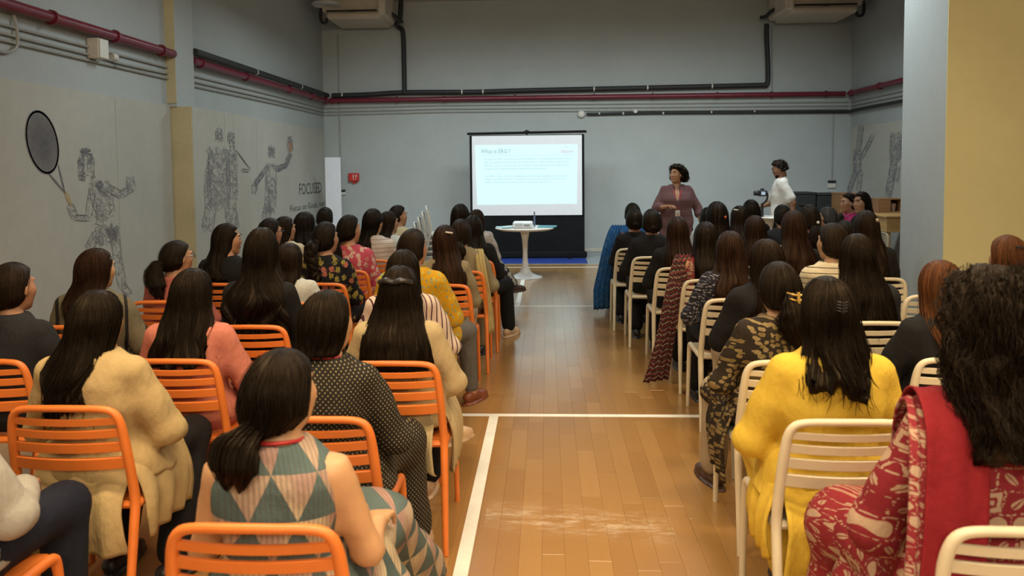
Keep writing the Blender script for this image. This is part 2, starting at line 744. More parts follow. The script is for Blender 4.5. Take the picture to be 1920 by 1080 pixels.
def wall_mat(name, col, rough=.75, scale=1.5, var=.06, bmp=.08):
    m, nt, nd, lk, bs = nodes(name)
    v = coords(nt)
    a = noise(nt, v, scale, 5)
    b = noise(nt, v, scale * 9, 3)
    f = mth(nt, 'MULTIPLY', mth(nt, 'ADD', a, mth(nt, 'MULTIPLY', b, .5)), .66)
    r = ramp(nt, [(.3, tuple(k * (1 - var) for k in col)), (.7, tuple(k * (1 + var) for k in col))])
    lk.new(f, r.inputs[0])
    lk.new(r.outputs[0], bs.inputs['Base Color'])
    bs.inputs['Roughness'].default_value = rough
    bs.inputs['Specular IOR Level'].default_value = .3
    bump(nt, bs, noise(nt, v, 55, 4), bmp, .01)
    return m


M_WALL = wall_mat('wall_paint_grey', (.40, .43, .425))
M_CEIL = wall_mat('ceiling_paint', (.44, .36, .31))
M_MURAL = wall_mat('mural_canvas', (.44, .435, .385), .8, 1.1, .09, .15)
M_TAN = wall_mat('warm_lit_tan', (.50, .43, .26), .8, 2.2, .10, .15)  # warm light on the camera-facing faces, put into this tan colour
M_YELLOW = wall_mat('wall_paint_yellow', (.62, .575, .31), .7, 1.2, .05)
M_GREYFLOOR = wall_mat('grey_vinyl_floor', (.26, .29, .31), .3, 2.5, .08, .02)
M_INK = plain('sketch_ink', (.17, .165, .185), .9, .25, 20)
M_INKL = plain('sketch_ink_pale', (.255, .25, .26), .9, .15, 20)
M_INKT = plain('lettering_ink', (.06, .06, .07), .9, .1, 20)
M_REDPIPE = plain('red_pipe_paint', (.15, .013, .028), .35, .15, 6, .05)
M_BLACKPIPE = plain('black_pipe_insulation', (.018, .019, .02), .6, .2, 20, .2, 70)
M_CONDUIT = plain('grey_conduit', (.30, .30, .27), .5, .1, 10)
M_WHITEPL = plain('white_plastic', (.62, .60, .54), .45, .05, 10)
M_BEIGEAC = plain('air_conditioner_beige', (.50, .43, .34), .5, .08, 5, .05)
M_DARK = plain('dark_slot', (.02, .018, .016), .6, .1, 10)
M_BLACK = plain('black_matte', (.014, .014, .016), .65, .2, 10, .05)
M_TAPE = plain('white_court_tape', (.80, .78, .70), .5, .06, 9, .05)


def wall_box(name, x0, x1, y0, y1, z0, z1, mat):
    b = MB().box(((x0 + x1) / 2, (y0 + y1) / 2, (z0 + z1) / 2), (x1 - x0, y1 - y0, z1 - z0))
    return struct(obj(name, b.mesh(name), mat))


wall_l = wall_box('wall_left', XL - .2, XL, YR, YB + .2, 0, ZC, M_WALL)
wall_f = wall_box('wall_front', XL, XR, YB, YB + .2, 0, ZC, M_WALL)
wall_r = wall_box('wall_right', XR, XR + .2, YR, YB + .2, 0, ZC, M_WALL)
wall_rear = wall_box('wall_rear', XL, XR, YR - .2, YR, 0, ZC, M_WALL)
ceil = wall_box('ceiling', XL - .2, XR + .2, YR - .2, YB + .2, ZC, ZC + .2, M_CEIL)
for k in range(-6, 10):      # joints of the ceiling boards
    b = MB().box((k * .6, (YR + YB) / 2, ZC - .004), (.02, YB - YR, .008))
    obj('ceiling_joint', b.mesh('ceiling_joint'), M_WALL, ceil)

# yellow cross wall on the right with its pale end
cross = wall_box('wall_right_projection', 3.03, XR, 5.97, 6.68, 0, ZC, M_WALL)
b = MB().box(((3.03 + XR) / 2, 5.965, ZC / 2), (XR - 3.03, .012, ZC))
obj('yellow_paint_face', b.mesh('yellow_paint_face'), M_YELLOW, cross)

# left wall: pilaster and the boxed-out mural panel
pil = wall_box('wall_left_pilaster', XL, -4.19, 8.53, 8.98, 2.36, ZC, M_WALL)
b = MB().box((XL + .055, 8.526, 3.6), (.112, .01, 2.4))
obj('pilaster_front', b.mesh('pilaster_front'), M_TAN, pil)
mur1 = wall_box('trim_1', XL, XL + .03, 2.0, 8.53, 0.0, 2.375, M_MURAL)
mur2 = wall_box('trim_2', XL, -4.03, 8.56, 10.24, 0.0, 2.36, M_MURAL)
b = MB().box(((XL - 4.03) / 2 - .002, 8.552, 1.18), (.266, .014, 2.362))
obj('panel_front', b.mesh('panel_front'), M_TAN, mur2)
mur3 = wall_box('trim_3', XL, XL + .03, 10.24, 14.55, 0.0, 2.385, M_MURAL)
mur4 = wall_box('trim_4', XR - .04, XR, 8.2, 14.55, 0.0, 2.32, M_MURAL)
for mm, ys in ((mur1, (7.42,)), (mur3, (11.1,)), (mur2, (9.42, 9.7))):    # seams between strips of canvas
    xx = -4.029 if mm is mur2 else XL + .031
    for y in ys:
        b = MB().box((xx, y, 1.18), (.003, .008, 2.35))
        obj('canvas_seam', b.mesh('canvas_seam'), plain('canvas_seam', (.40, .39, .335), .8), mm)


# pencil drawings on the murals: strokes of ink lying on the canvas
def stroke_geo(mb, pts, w, x, sgn):
    P = np.asarray(pts, float)
    T = np.gradient(P, axis=0)
    T /= np.linalg.norm(T, axis=1)[:, None] + 1e-9
    Nn = np.stack([-T[:, 1], T[:, 0]], -1)
    ww = w * (.35 + .65 * np.sin(np.linspace(.15, PI - .15, len(P))))[:, None]
    A, B = P + Nn * ww / 2, P - Nn * ww / 2
    V = np.concatenate([np.column_stack([np.full(len(P), x), A]), np.column_stack([np.full(len(P), x), B])])
    n = len(P)
    k = np.arange(n - 1)
    F = np.stack([k, k + 1, n + k + 1, n + k], -1)
    mb.add(V, F)


def drawing(name, parent, x, sgn, limbs, dens=1.0, width=.009, seed=1, mat=None, outline=False, sy=2.0):
    rng = random.Random(seed)
    mb = MB()
    for pts, r in limbs:
        P = np.array(pts, float)
        for a, b_ in zip(P[:-1], P[1:]):
            L = np.linalg.norm(b_ - a) + r
            d = (b_ - a) / (np.linalg.norm(b_ - a) + 1e-9)
            nn = np.array([-d[1], d[0]])
            cnt = int(dens * (40 + 3800 * sy * L * r))
            for k in range(cnt):
                t = rng.uniform(-.1, 1.1)
                u = rng.uniform(-1, 1)
                u = math.copysign(abs(u) ** .85, u)
                c = a + (b_ - a) * t + nn * u * r * np.array([sy, 1])
                ang = math.atan2(d[1], d[0]) + rng.choice((0, .6, -.6, 1.3)) + rng.uniform(-.3, .3)
                l = rng.uniform(.3, 1.1) * max(r, .03)
                e = np.array([math.cos(ang) * (.5 + .5 * sy), math.sin(ang)])
                bend = np.array([-e[1], e[0]]) * rng.uniform(-.3, .3) * l
                q = [c - e * l / 2, c + bend, c + e * l / 2]
                stroke_geo(mb, smooth_path(q, 3), width * rng.uniform(.2, .75), x + sgn * rng.uniform(0, .002), sgn)
            if outline:
                for s in (-1, 1):
                    for rep in range(2):
                        q = [a + (b_ - a) * t + nn * s * r * np.array([sy, 1]) * rng.uniform(.9, 1.1) for t in np.linspace(0, 1, 5)]
                        stroke_geo(mb, smooth_path(q, 3), width * .55, x + sgn * .0022, sgn)
    return obj(name, mb.mesh(name), mat or M_INKL, parent)


TENNIS = [([(6.91, 1.74), (6.9, 1.57)], 0.06), ([(7.1, 1.51), (7.19, 1.2)], 0.086), ([(7.2, 1.09), (7.16, 0.95)], 0.095),
          ([(7.32, 1.04), (7.35, 0.78), (7.42, 0.49)], 0.037), ([(7.42, 0.49), (7.55, 0.37)], 0.03), ([(7.01, 1.04), (6.88, 0.91)], 0.039),
          ([(6.98, 1.48), (6.9, 1.2), (6.7, 1.22), (6.63, 1.34)], 0.026), ([(7.25, 1.47), (7.45, 1.4), (7.66, 1.46), (7.63, 1.56)], 0.037)]
drawing('tennis_player_drawing', mur1, XL + .0325, 1, TENNIS, .55, .008, 3, outline=True)
drawing('cap_drawing', mur1, XL + .0335, 1, [([(6.82, 1.72), (6.86, 1.82), (6.93, 1.83), (6.98, 1.72)], .022), ([(6.83, 1.7), (6.84, 1.56)], .018), ([(7.08, 1.52), (7.2, 1.42)], .03), ([(7.22, 1.1), (7.3, .98)], .035)], 1.3, .009, 4, M_INK)
# racket: oval frame, string bed, throat and grip
rk = MB()
cR, ax1, ax2, tilt = np.array([6.30, 1.885]), .265, .19, -1.22
tt = np.linspace(0, 2 * PI, 49)
e1 = np.array([math.cos(tilt), math.sin(tilt)])
e2 = np.array([-e1[1], e1[0]])
oval = [cR + e1 * ax1 * math.cos(t) + e2 * ax2 * math.sin(t) for t in tt]
oval2 = [cR + e1 * (ax1 + .006) * math.cos(t) + e2 * (ax2 + .004) * math.sin(t) for t in tt]
for o_ in (oval, oval2, oval):
    P = np.array(o_)
    T = np.gradient(P, axis=0)
    T /= np.linalg.norm(T, axis=1)[:, None]
    Nn = np.stack([-T[:, 1], T[:, 0]], -1) * .008
    V = np.concatenate([np.column_stack([np.full(len(P), XL + .034), P + Nn]), np.column_stack([np.full(len(P), XL + .034), P - Nn])])
    k = np.arange(len(P) - 1)
    rk.add(V, np.stack([k, k + 1, len(P) + k + 1, len(P) + k], -1))
for p, q in (((6.35, 1.63), (6.57, 1.45)), ((6.49, 1.70), (6.57, 1.45))):
    stroke_geo(rk, smooth_path([p, ((p[0] + q[0]) / 2, (p[1] + q[1]) / 2), q], 4), .02, XL + .034, 1)
obj('racket_drawing', rk.mesh('racket_drawing'), M_INK, mur1)
st = MB()
for k in range(-17, 18):
    for ea, eb, aa, bb in ((e1, e2, ax1, ax2), (e2, e1, ax2, ax1)):
        u = k / 18
        h = math.sqrt(max(0, 1 - u * u)) * bb
        c = cR + ea * u * aa
        stroke_geo(st, [c - eb * h, c, c + eb * h], .0085, XL + .0325, 1)
obj('racket_strings_drawing', st.mesh('racket_strings_drawing'), M_INKL, mur1)
gr = MB()
stroke_geo(gr, smooth_path([(6.57, 1.46), (6.61, 1.4), (6.65, 1.33)], 4), .05, XL + .033, 1)
obj('racket_grip_drawing', gr.mesh('racket_grip_drawing'), plain('grip_ochre', (.40, .30, .16), .9), mur1)

PAIR = [([(9.26, 2.12), (9.25, 1.99)], 0.041), ([(9.25, 1.84), (9.2, 1.24)], 0.124), ([(9.05, 1.84), (8.89, 1.5), (8.89, 1.26)], 0.036),
        ([(8.97, 1.21), (8.85, 0.94)], 0.064), ([(9.51, 1.18), (9.6, 0.9)], 0.068), ([(9.61, 2.09), (9.61, 1.98)], 0.042),
        ([(9.6, 1.83), (9.6, 1.3)], 0.064), ([(9.75, 1.89), (10.17, 1.66)], 0.006), ([(9.93, 1.63), (10.15, 1.62)], 0.019)]
drawing('two_players_drawing', mur2, -4.0285, 1, PAIR, .45, .011, 5, sy=2.5, outline=True)
drawing('two_players_shading', mur2, -4.0275, 1, [([(9.27, 2.14), (9.25, 2.02)], .03), ([(9.62, 2.1), (9.63, 1.9)], .035), ([(8.98, 1.7), (8.9, 1.45)], .03), ([(9.66, 1.8), (9.66, 1.4)], .025)], .8, .011, 6, M_INK, sy=2.4)
SERVE = [([(11.7, 1.99), (11.68, 1.83)], 0.046), ([(11.67, 1.66), (11.57, 1.04)], 0.077), ([(11.47, 1.66), (10.98, 1.42), (10.9, 1.29)], 0.036),
         ([(11.88, 1.64), (12.32, 1.7), (12.57, 1.9)], 0.037), ([(12.56, 2.15), (12.55, 1.94)], 0.047), ([(11.47, 1.05), (11.36, 0.87)], 0.063)]
drawing('handball_player_drawing', mur3, XL + .0325, 1, SERVE, .5, .013, 7, sy=3.0, outline=True)
drawing('handball_player_shading', mur3, XL + .0335, 1, [([(11.3, 1.58), (11.0, 1.42)], .03), ([(11.95, 1.62), (12.3, 1.69), (12.55, 1.88)], .03), ([(11.7, 1.96), (11.69, 1.86)], .035), ([(11.6, 1.3), (11.55, 1.0)], .03), ([(12.55, 2.17), (12.57, 2.08)], .03)], .8, .013, 8, M_INK, sy=2.8)
bl = MB()
stroke_geo(bl, smooth_path([(12.55, 2.09), (12.57, 2.02), (12.55, 1.93)], 4), .19, XL + .0345, 1)
obj('ball_drawing', bl.mesh('ball_drawing'), plain('ball_orange', (.36, .20, .13), .9), mur3)
JUMP = [([(14.06, 2.29), (14.16, 1.92)], 0.05), ([(13.57, 2.12), (14.03, 1.74)], 0.035), ([(14.21, 1.85), (14.22, 1.53)], 0.075), ([(14.26, 1.49), (14.6, 1.12)], 0.05), ([(14.05, 1.49), (14.13, 1.17)], 0.04)]
RUN = [([(12.68, 2.1), (12.7, 1.73)], 0.09), ([(12.72, 1.71), (12.81, 1.43), (12.93, 1.1)], 0.055), ([(12.62, 1.57), (12.65, 1.36)], 0.04)]
drawing('jumping_figure_drawing', mur4, XR - .0425, -1, JUMP, .7, .014, 9, sy=2.3, outline=True)
drawing('running_figure_drawing', mur4, XR - .0425, -1, RUN, .7, .014, 10, sy=2.2, outline=True)


def text_mesh(name, body, size, loc, mat, parent, xdir, up, bold=0.0, align='LEFT', width=None, ext=.0005):
    cu = bpy.data.curves.new(name, 'FONT')
    cu.body = body
    cu.size = size
    cu.extrude = ext
    cu.offset = bold
    cu.align_x = align
    cu.resolution_u = 2
    o = bpy.data.objects.new(name, cu)
    COL.objects.link(o)
    dg = bpy.context.evaluated_depsgraph_get()
    me = bpy.data.meshes.new_from_object(o.evaluated_get(dg))
    bpy.data.objects.remove(o)
    me.name = name
    X, U = Vector(xdir), Vector(up)
    Z = X.cross(U)
    sx = 1.0
    if width:
        xs = [v.co.x for v in me.vertices]
        sx = width / (max(xs) - min(xs))
    for v in me.vertices:
        v.co = X * (v.co.x * sx) + U * v.co.y + Z * v.co.z + Vector(loc)
    me.materials.clear()
    return obj(name, me, mat, parent)


text_mesh('lettering', 'FOCUSED', .29, (XL + .032, 12.95, 1.19), M_INKT, mur3, (0, 1, 0), (0, 0, 1), 0.0, width=1.30)
text_mesh('lettering', 'Focus on Goals, not', .15, (XL + .032, 12.47, .93), M_INKT, mur3, (0, 1, 0), (0, 0, 1), 0.0, width=1.95)

# ------------------------------------------------------------------ floor: planks, court tape, grey strip


def wood(name, rnd):
    m, nt, nd, lk, bs = nodes(name)
    g = nt.nodes.new('ShaderNodeNewGeometry')
    if rnd == 'object':
        oi = nt.nodes.new('ShaderNodeObjectInfo')
        rv = oi.outputs['Random']
    else:
        rv = g.outputs['Random Per Island']
    mp = nt.nodes.new('ShaderNodeMapping')
    mp.inputs['Scale'].default_value = (42, 1.6, 1)
    lk.new(g.outputs['Position'], mp.inputs[0])
    off = nt.nodes.new('ShaderNodeVectorMath')
    off.operation = 'ADD'
    cx = nt.nodes.new('ShaderNodeCombineXYZ')
    lk.new(mth(nt, 'MULTIPLY', rv, 37.0), cx.inputs[1])
    lk.new(mp.outputs[0], off.inputs[0])
    lk.new(cx.outputs[0], off.inputs[1])
    gr_ = noise(nt, off.outputs[0], 1, 4, .6)
    r = ramp(nt, [(.0, (.325, .168, .046)), (.4, (.35, .187, .053)), (.75, (.37, .201, .060)), (1, (.40, .222, .070))])
    lk.new(rv, r.inputs[0])
    c = mixc(nt, mth(nt, 'MULTIPLY', gr_, .22), r.outputs[0], (.25, .10, .03))
    # pale scuffs and lamp sheen across the aisle, painted into the wood colour
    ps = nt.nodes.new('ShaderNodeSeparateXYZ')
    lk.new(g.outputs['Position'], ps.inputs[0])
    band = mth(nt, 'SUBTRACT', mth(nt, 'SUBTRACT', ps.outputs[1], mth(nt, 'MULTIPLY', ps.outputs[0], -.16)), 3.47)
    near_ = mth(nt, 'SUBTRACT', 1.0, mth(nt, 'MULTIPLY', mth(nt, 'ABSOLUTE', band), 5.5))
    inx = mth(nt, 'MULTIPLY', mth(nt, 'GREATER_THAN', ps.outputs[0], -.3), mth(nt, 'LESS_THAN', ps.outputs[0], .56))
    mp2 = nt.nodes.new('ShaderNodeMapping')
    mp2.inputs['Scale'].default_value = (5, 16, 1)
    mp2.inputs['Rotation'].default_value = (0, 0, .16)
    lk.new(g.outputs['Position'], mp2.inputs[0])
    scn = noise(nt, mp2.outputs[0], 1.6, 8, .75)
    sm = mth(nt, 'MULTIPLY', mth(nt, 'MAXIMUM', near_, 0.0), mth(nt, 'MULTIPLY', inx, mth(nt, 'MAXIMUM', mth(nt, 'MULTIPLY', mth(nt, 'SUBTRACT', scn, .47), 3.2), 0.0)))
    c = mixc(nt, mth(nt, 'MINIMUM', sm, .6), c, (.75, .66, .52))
    lk.new(c, bs.inputs['Base Color'])
    sc = noise(nt, g.outputs['Position'], 1.1, 2, .5)
    rr = mth(nt, 'ADD', mth(nt, 'MULTIPLY', sc, .16), .21)
    lk.new(rr, bs.inputs['Roughness'])
    bs.inputs['Specular IOR Level'].default_value = .6
    bs.inputs['Coat Weight'].default_value = .7
    bs.inputs['Coat IOR'].default_value = 1.6
    bs.inputs['Coat Roughness'].default_value = .2
    bump(nt, bs, gr_, .06, .004)
    return m


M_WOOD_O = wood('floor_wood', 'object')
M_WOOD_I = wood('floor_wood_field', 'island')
floor = wall_box('floor', XL - .2, XR + .2, YR - .2, YB + .2, -.12, -.012, plain('floor_screed', (.22, .12, .05), .8))
PW, PL = .097, .62
WOOD_END = 12.79
rng = random.Random(11)
near, field = [], MB()
pl_me = MB().box((0, 0, -.006), (PW - .0005, PL - .0005, .012), .0005).mesh('plank')
ncol = int((XR - XL) / PW) + 1
for i in range(ncol):
    x = XL + PW * (i + .5)
    y = YR - rng.uniform(0, PL)
    while y < WOOD_END - .02:
        y1 = min(y + PL, WOOD_END)
        yc = (y + y1) / 2
        full = y1 - y > PL - .001
        if full and -.86 < x < 1.09 and 2.3 < yc < 11.0 and len(near) < 300:
            near.append((x, yc))
        else:
            field.box((x, yc, -.006), (PW - .0005, y1 - y - .0005, .012))
        y = y1
for x, yc in near:
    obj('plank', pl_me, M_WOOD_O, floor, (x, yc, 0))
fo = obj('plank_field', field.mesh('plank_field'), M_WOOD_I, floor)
fo['kind'] = 'stuff'
b = MB().box(((XL + XR) / 2, (WOOD_END + YB) / 2, -.007), (XR - XL, YB - WOOD_END, .010))
obj('grey_floor_strip', b.mesh('grey_floor_strip'), M_GREYFLOOR, floor)


def line(x0, x1, y0, y1, mat=M_TAPE, name='court_line'):
    b = MB().box(((x0 + x1) / 2, (y0 + y1) / 2, .0008), (x1 - x0, y1 - y0, .0016))
    return obj(name, b.mesh(name), mat, floor)


line(-.39, -.33, YR, 4.93)
line(-4.2, 3.0, 4.93, 4.98)
line(-.385, -.33, 8.93, 12.36)
line(-4.2, 5.6, 8.88, 8.93)
line(-4.2, 5.6, 12.36, 12.40)
line(-4.2, 5.6, 12.76, 12.80, plain('threshold_strip', (.42, .36, .24), .4), 'threshold_strip')
bm_ = MB().box((-.48, 13.2, .004), (2.32, .72, .012), .003)
tag(obj('floor_mat', bm_.mesh('floor_mat'), plain('blue_mat', (.012, .035, .22), .6, .15, 12, .2, 120)),
    'blue mat lying on the floor before the projection screen', 'mat')
bb_ = MB().box(((XL + XR) / 2, YB - .008, .035), (XR - XL - .06, .016, .07), .003)
struct(obj('baseboard_front', bb_.mesh('baseboard_front'), plain('skirting_cream', (.52, .49, .41), .5)))

# ------------------------------------------------------------------ pipes, conduits and small fittings on the walls


def pipe_thing(name, pts, r, mat, label, cat='pipe', n=12, clips=None, clip_mat=None, clip_name='clip', clip_r=1.35):
    o = obj(name, MB().tube(pts, r, n).mesh(name, True), mat)
    tag(o, label, cat)
    for c, d in (clips or []):
        d = np.array(d, float) / np.linalg.norm(d)
        c = np.array(c, float)
        obj(clip_name, MB().tube([c - d * .012, c + d * .012], r * clip_r, 12).mesh(clip_name, True), clip_mat or mat, o)
    return o


XP = XL + .09
pipe_thing('red_pipe', [(XP, y, 2.95) for y in (-2.8, 2, 8.52)], .048, M_REDPIPE, 'dark red pipe running along the left wall before the pilaster',
           clips=[((XP, y, 2.95), (0, 1, 0)) for y in (6.4, 7.35, 8.25)])
pipe_thing('red_pipe', [(XP, 9.0, 2.94), (XP, 12, 2.94), (XP, 14.52, 2.94)], .047, M_REDPIPE, 'dark red pipe on the left wall between the pilaster and the corner',
           clips=[((XP, y, 2.94), (0, 1, 0)) for y in (9.2, 10.6, 12.4, 13.6, 14.46)])
pipe_thing('red_pipe', [(XP + .05, YB - .1, 2.94), (0, YB - .1, 2.945), (XR - .15, YB - .1, 2.94)], .047, M_REDPIPE, 'long dark red pipe across the wall above the screen',
           clips=[((x, YB - .1, 2.942), (1, 0, 0)) for x in (-4.1, -2.85, -1.95, -.6, .9, 2.0, 3.2, 4.2, 5.2)])
pipe_thing('red_pipe', [(XR - .09, 14.5, 2.94), (XR - .09, 6.72, 2.95)], .047, M_REDPIPE, 'dark red pipe on the right wall above its mural', clips=[((XR - .09, y, 2.94), (0, 1, 0)) for y in (14.4, 13.2, 11.5)])
pipe_thing('insulated_pipe', [(XP + .03, 9.0, 3.045), (XP + .03, 12, 3.04), (XP + .03, 14.5, 3.04)], .044, M_BLACKPIPE, 'black insulated pipe lying on the red pipe of the left wall',
           clips=[((XP + .03, y, 3.04), (0, 1, 0)) for y in (10.9, 12.9)], clip_mat=M_WHITEPL, clip_name='cable_tie', clip_r=1.04)
pipe_thing('insulated_pipe', smooth_path([(-4.1, YB - .1, 3.04), (-3.4, YB - .1, 3.05), (-2.7, YB - .1, 3.08), (-1.4, YB - .1, 3.07), (-.4, YB - .1, 3.085), (1.6, YB - .1, 3.10), (3.9, YB - .1, 3.12), (4.08, YB - .1, 3.125), (4.13, YB - .1, 3.18), (4.13, YB - .1, 3.5), (4.1, YB - .1, 4.05), (4.1, YB - .1, 4.25)], 5), .045, M_BLACKPIPE,
           'black insulated pipe above the red pipe, rising to the right air conditioner', clips=[((x, YB - .1, z), (1, 0, 0)) for x, z in ((-3.9, 3.045), (-1.6, 3.073), (-1.2, 3.072), (.9, 3.095), (1.9, 3.104), (3.1, 3.113))],
           clip_mat=M_WHITEPL, clip_name='cable_tie', clip_r=1.04)
pipe_thing('insulated_pipe', smooth_path([(-2.7, YB - .12, 3.06), (-2.7, YB - .12, 3.6), (-2.71, YB - .12, 4.2), (-2.78, YB - .12, 4.3), (-2.8, YB - .3, 4.33), (-2.72, YB - .35, 4.42), (-2.7, YB - .3, 4.78)], 5), .045, M_BLACKPIPE,
           'black insulated pipe dropping from the left air conditioner')
for k, (zl, zb) in enumerate(((2.80, 2.83), (2.73, 2.76), (2.675, 2.70))):
    w = ('upper', 'middle', 'lowest')[k]
    pipe_thing('conduit', smooth_path([(XL + .02, -2, zl), (XL + .02, 6.5, zl), (XL + .02, 7.5, zl - .012 * (k == 1)), (XL + .02, 8.52, zl)], 4), .013, M_CONDUIT,
               w + ' thin grey conduit on the left wall before the pilaster', 'conduit', 8)
    pipe_thing('conduit', [(XL + .02, 8.99, zl - .02), (XL + .02, 12, zl), (XL + .02, YB - .05, zb - .03)], .012, M_CONDUIT,
               w + ' thin grey conduit on the left wall beyond the pilaster', 'conduit', 8)
    pipe_thing('conduit', [(XL + .04, YB - .02, zb - .03), (-2, YB - .02, zb), (2, YB - .02, zb - .02), (XR - .05, YB - .02, zb - .04)], .012, M_CONDUIT,
               w + ' thin grey conduit below the red pipe on the screen wall', 'conduit', 8)
    pipe_thing('conduit', [(XR - .02, YB - .05, zb - .04), (XR - .02, 6.72, zb - .03)], .012, M_CONDUIT,
               w + ' thin grey conduit on the right wall', 'conduit', 8)
pipe_thing('black_conduit', [(.76, YB - .05, 2.625), (2, YB - .05, 2.635), (4, YB - .05, 2.62), (XR - .08, YB - .05, 2.61)], .027, M_BLACKPIPE,
           'thin black pipe ending at a white box above the screen', clips=[((x, YB - .05, 2.63), (1, 0, 0)) for x in (1.0, 1.45, 2.2, 3.1, 3.9)], clip_mat=M_WHITEPL, clip_name='cable_tie', clip_r=1.05)
pipe_thing('black_conduit', [(XR - .06, YB - .07, 2.61), (XR - .06, 13.5, 2.62), (XR - .06, 6.72, 2.64)], .027, M_BLACKPIPE, 'thin black pipe on the right wall below the red pipe')
pipe_thing('conduit', [(-3.99, YB - .015, 1.0), (-3.99, YB - .015, 4.2)], .012, M_CONDUIT, 'vertical grey conduit in the left corner of the screen wall', 'conduit', 8)
pipe_thing('conduit', [(5.36, YB - .015, 1.3), (5.37, YB - .015, 2.74)], .012, M_CONDUIT, 'vertical grey conduit running down to the wall switch', 'conduit', 8)
pipe_thing('conduit', [(4.24, YB - .015, 2.98), (4.22, YB - .015, 4.2)], .010, M_CONDUIT, 'vertical grey conduit beside the black riser pipe', 'conduit', 8)
pipe_thing('hanging_cable', smooth_path([(XL + .025, 6.02, 2.93), (XL + .03, 6.05, 2.75), (XL + .03, 6.02, 2.63), (XL + .03, 5.85, 2.58), (XL + .03, 5.6, 2.66)], 5), .014, M_CONDUIT,
           'looped cream cable below the red pipe at the left edge', 'cable', 8)
for (x, z, rr, lab) in ((.66, 2.63, .07, 'round white junction box at the end of the black pipe'), (1.68, 2.66, .045, 'small white junction box on the black pipe')):
    o = tag(empty('junction_box', (x, YB - .002, z)), lab, 'junction box')
    obj('box_body', MB().lathe([(0, 0), (rr, 0), (rr, -.05), (rr * .85, -.065), (0, -.065)], 20, (0, 0, 0), 'Y').mesh('box_body', True), M_WHITEPL, o)
    obj('lid', MB().lathe([(0, -.065), (rr * .7, -.065), (rr * .6, -.075), (0, -.075)], 20, (0, 0, 0), 'Y').mesh('lid', True), M_WHITEPL, o)
o = tag(empty('junction_box', (XL + .002, 7.1, 2.79)), 'square white junction box on the left wall conduits', 'junction box')
obj('box_body', MB().box((.06, 0, 0), (.12, .15, .19), .01).mesh('box_body'), M_WHITEPL, o)
obj('lid', MB().box((.125, 0, 0), (.012, .14, .18), .004).mesh('lid'), M_WHITEPL, o)
o = tag(empty('conduit_coupler', (XL + .02, 7.43, 2.765)), 'small cream coupler right of the square junction box', 'coupler')
obj('coupler_body', MB().tube([(0, -.04, 0), (0, .04, 0)], .04, 12).mesh('coupler_body', True), M_WHITEPL, o)
o = tag(empty('wall_switch', (5.36, YB - .002, 1.25)), 'white wall switch with a dark top at the foot of a conduit', 'switch')
obj('plate', MB().box((0, -.015, -.02), (.15, .03, .09), .006).mesh('plate'), M_WHITEPL, o)
obj('socket', MB().box((0, -.02, .055), (.14, .04, .05), .006).mesh('socket'), M_DARK, o)
o = tag(empty('wall_switch', (-3.95, YB - .002, 1.19)), 'small wall socket beside the white standing board', 'switch')
obj('plate', MB().box((0, -.015, -.03), (.09, .03, .06), .006).mesh('plate'), M_WHITEPL, o)
obj('socket', MB().box((0, -.02, .02), (.08, .05, .045), .006).mesh('socket'), M_DARK, o)
# fire alarm sign
o = tag(empty('alarm_sign', (-3.73, YB - .002, 1.47)), 'small red alarm box with white marks on the screen wall', 'sign')
M_SIGN = plain('alarm_red', (.55, .03, .02), .4, .08)
obj('sign_body', MB().box((0, -.04, .0), (.20, .08, .16), .012).mesh('sign_body'), M_SIGN, o)
mk = MB()
mk.box((.0, -.082, .015), (.018, .006, .07)).box((.045, -.082, .025), (.012, .006, .045)).box((.0, -.082, -.045), (.018, .006, .016)).box((.045, -.082, -.03), (.02, .006, .02)).box((.066, -.082, .025), (.012, .006, .045))
obj('sign_mark', mk.mesh('sign_mark'), M_WHITEPL, o)
obj('sign_base', MB().lathe([(0, 0), (.045, 0), (.035, -.05), (0, -.05)], 16, (0, 0, -.085), 'Y').mesh('sign_base', True), M_SIGN, o)

# air conditioners hanging under the ceiling


def aircon(x0, x1, zb, mirror, label):
    o = tag(empty('air_conditioner', ((x0 + x1) / 2, 13.95, zb)), label, 'air conditioner', 'ceiling air conditioners')
    w = x1 - x0
    s = -1 if mirror else 1
    obj('housing', MB().box((0, .05, .36), (w * .98, .95, .44), .03).mesh('housing'), M_BEIGEAC, o)
    obj('drip_tray', MB().box((s * .02, 0, .07), (w * .86, 1.0, .13), .045).mesh('drip_tray'), M_BEIGEAC, o)
    obj('side_cover', MB().box((s * w * .46, -.02, .28), (w * .12, 1.02, .44), .03).mesh('side_cover'), plain('air_conditioner_pale', (.56, .50, .42), .5), o)
    obj('air_slot', MB().box((-s * .02, -.43, .155), (w * .78, .06, .02)).mesh('air_slot'), M_DARK, o)
    obj('badge', MB().box((0, -.475, .142), (.14, .05, .03), .012).mesh('badge'), M_DARK, o)
    obj('diffuser_plate', MB().lathe([(0, .02), (.16, .02), (.20, .0), (.23, -.012), (.25, .0), (.25, .03), (0, .04)], 28, (-s * w * .36, -.62, .22)).mesh('diffuser_plate', True), plain('diffuser_grey', (.48, .48, .46), .5), o)
    obj('hanger_rod', MB().tube([(-s * w * .5, .0, .1), (-s * w * .5, .0, ZC - zb)], .02, 8).mesh('hanger_rod', True), M_DARK, o)
    obj('hose', MB().tube(smooth_path([(-s * w * .5, -.2, .4), (-s * w * .56, -.2, .2), (-s * w * .55, -.2, .02), (-s * w * .48, -.2, .0), (-s * w * .46, -.2, .08)], 5), .028, 10).mesh('hose', True), M_BLACKPIPE, o)
    obj('pipe_stub', MB().tube(smooth_path([(s * w * .5, .1, .2), (s * w * .56, .15, .16), (s * w * .6, .25, .1), (s * w * .62, .45, .12)], 5), .035, 10).mesh('pipe_stub', True), M_BLACKPIPE, o)


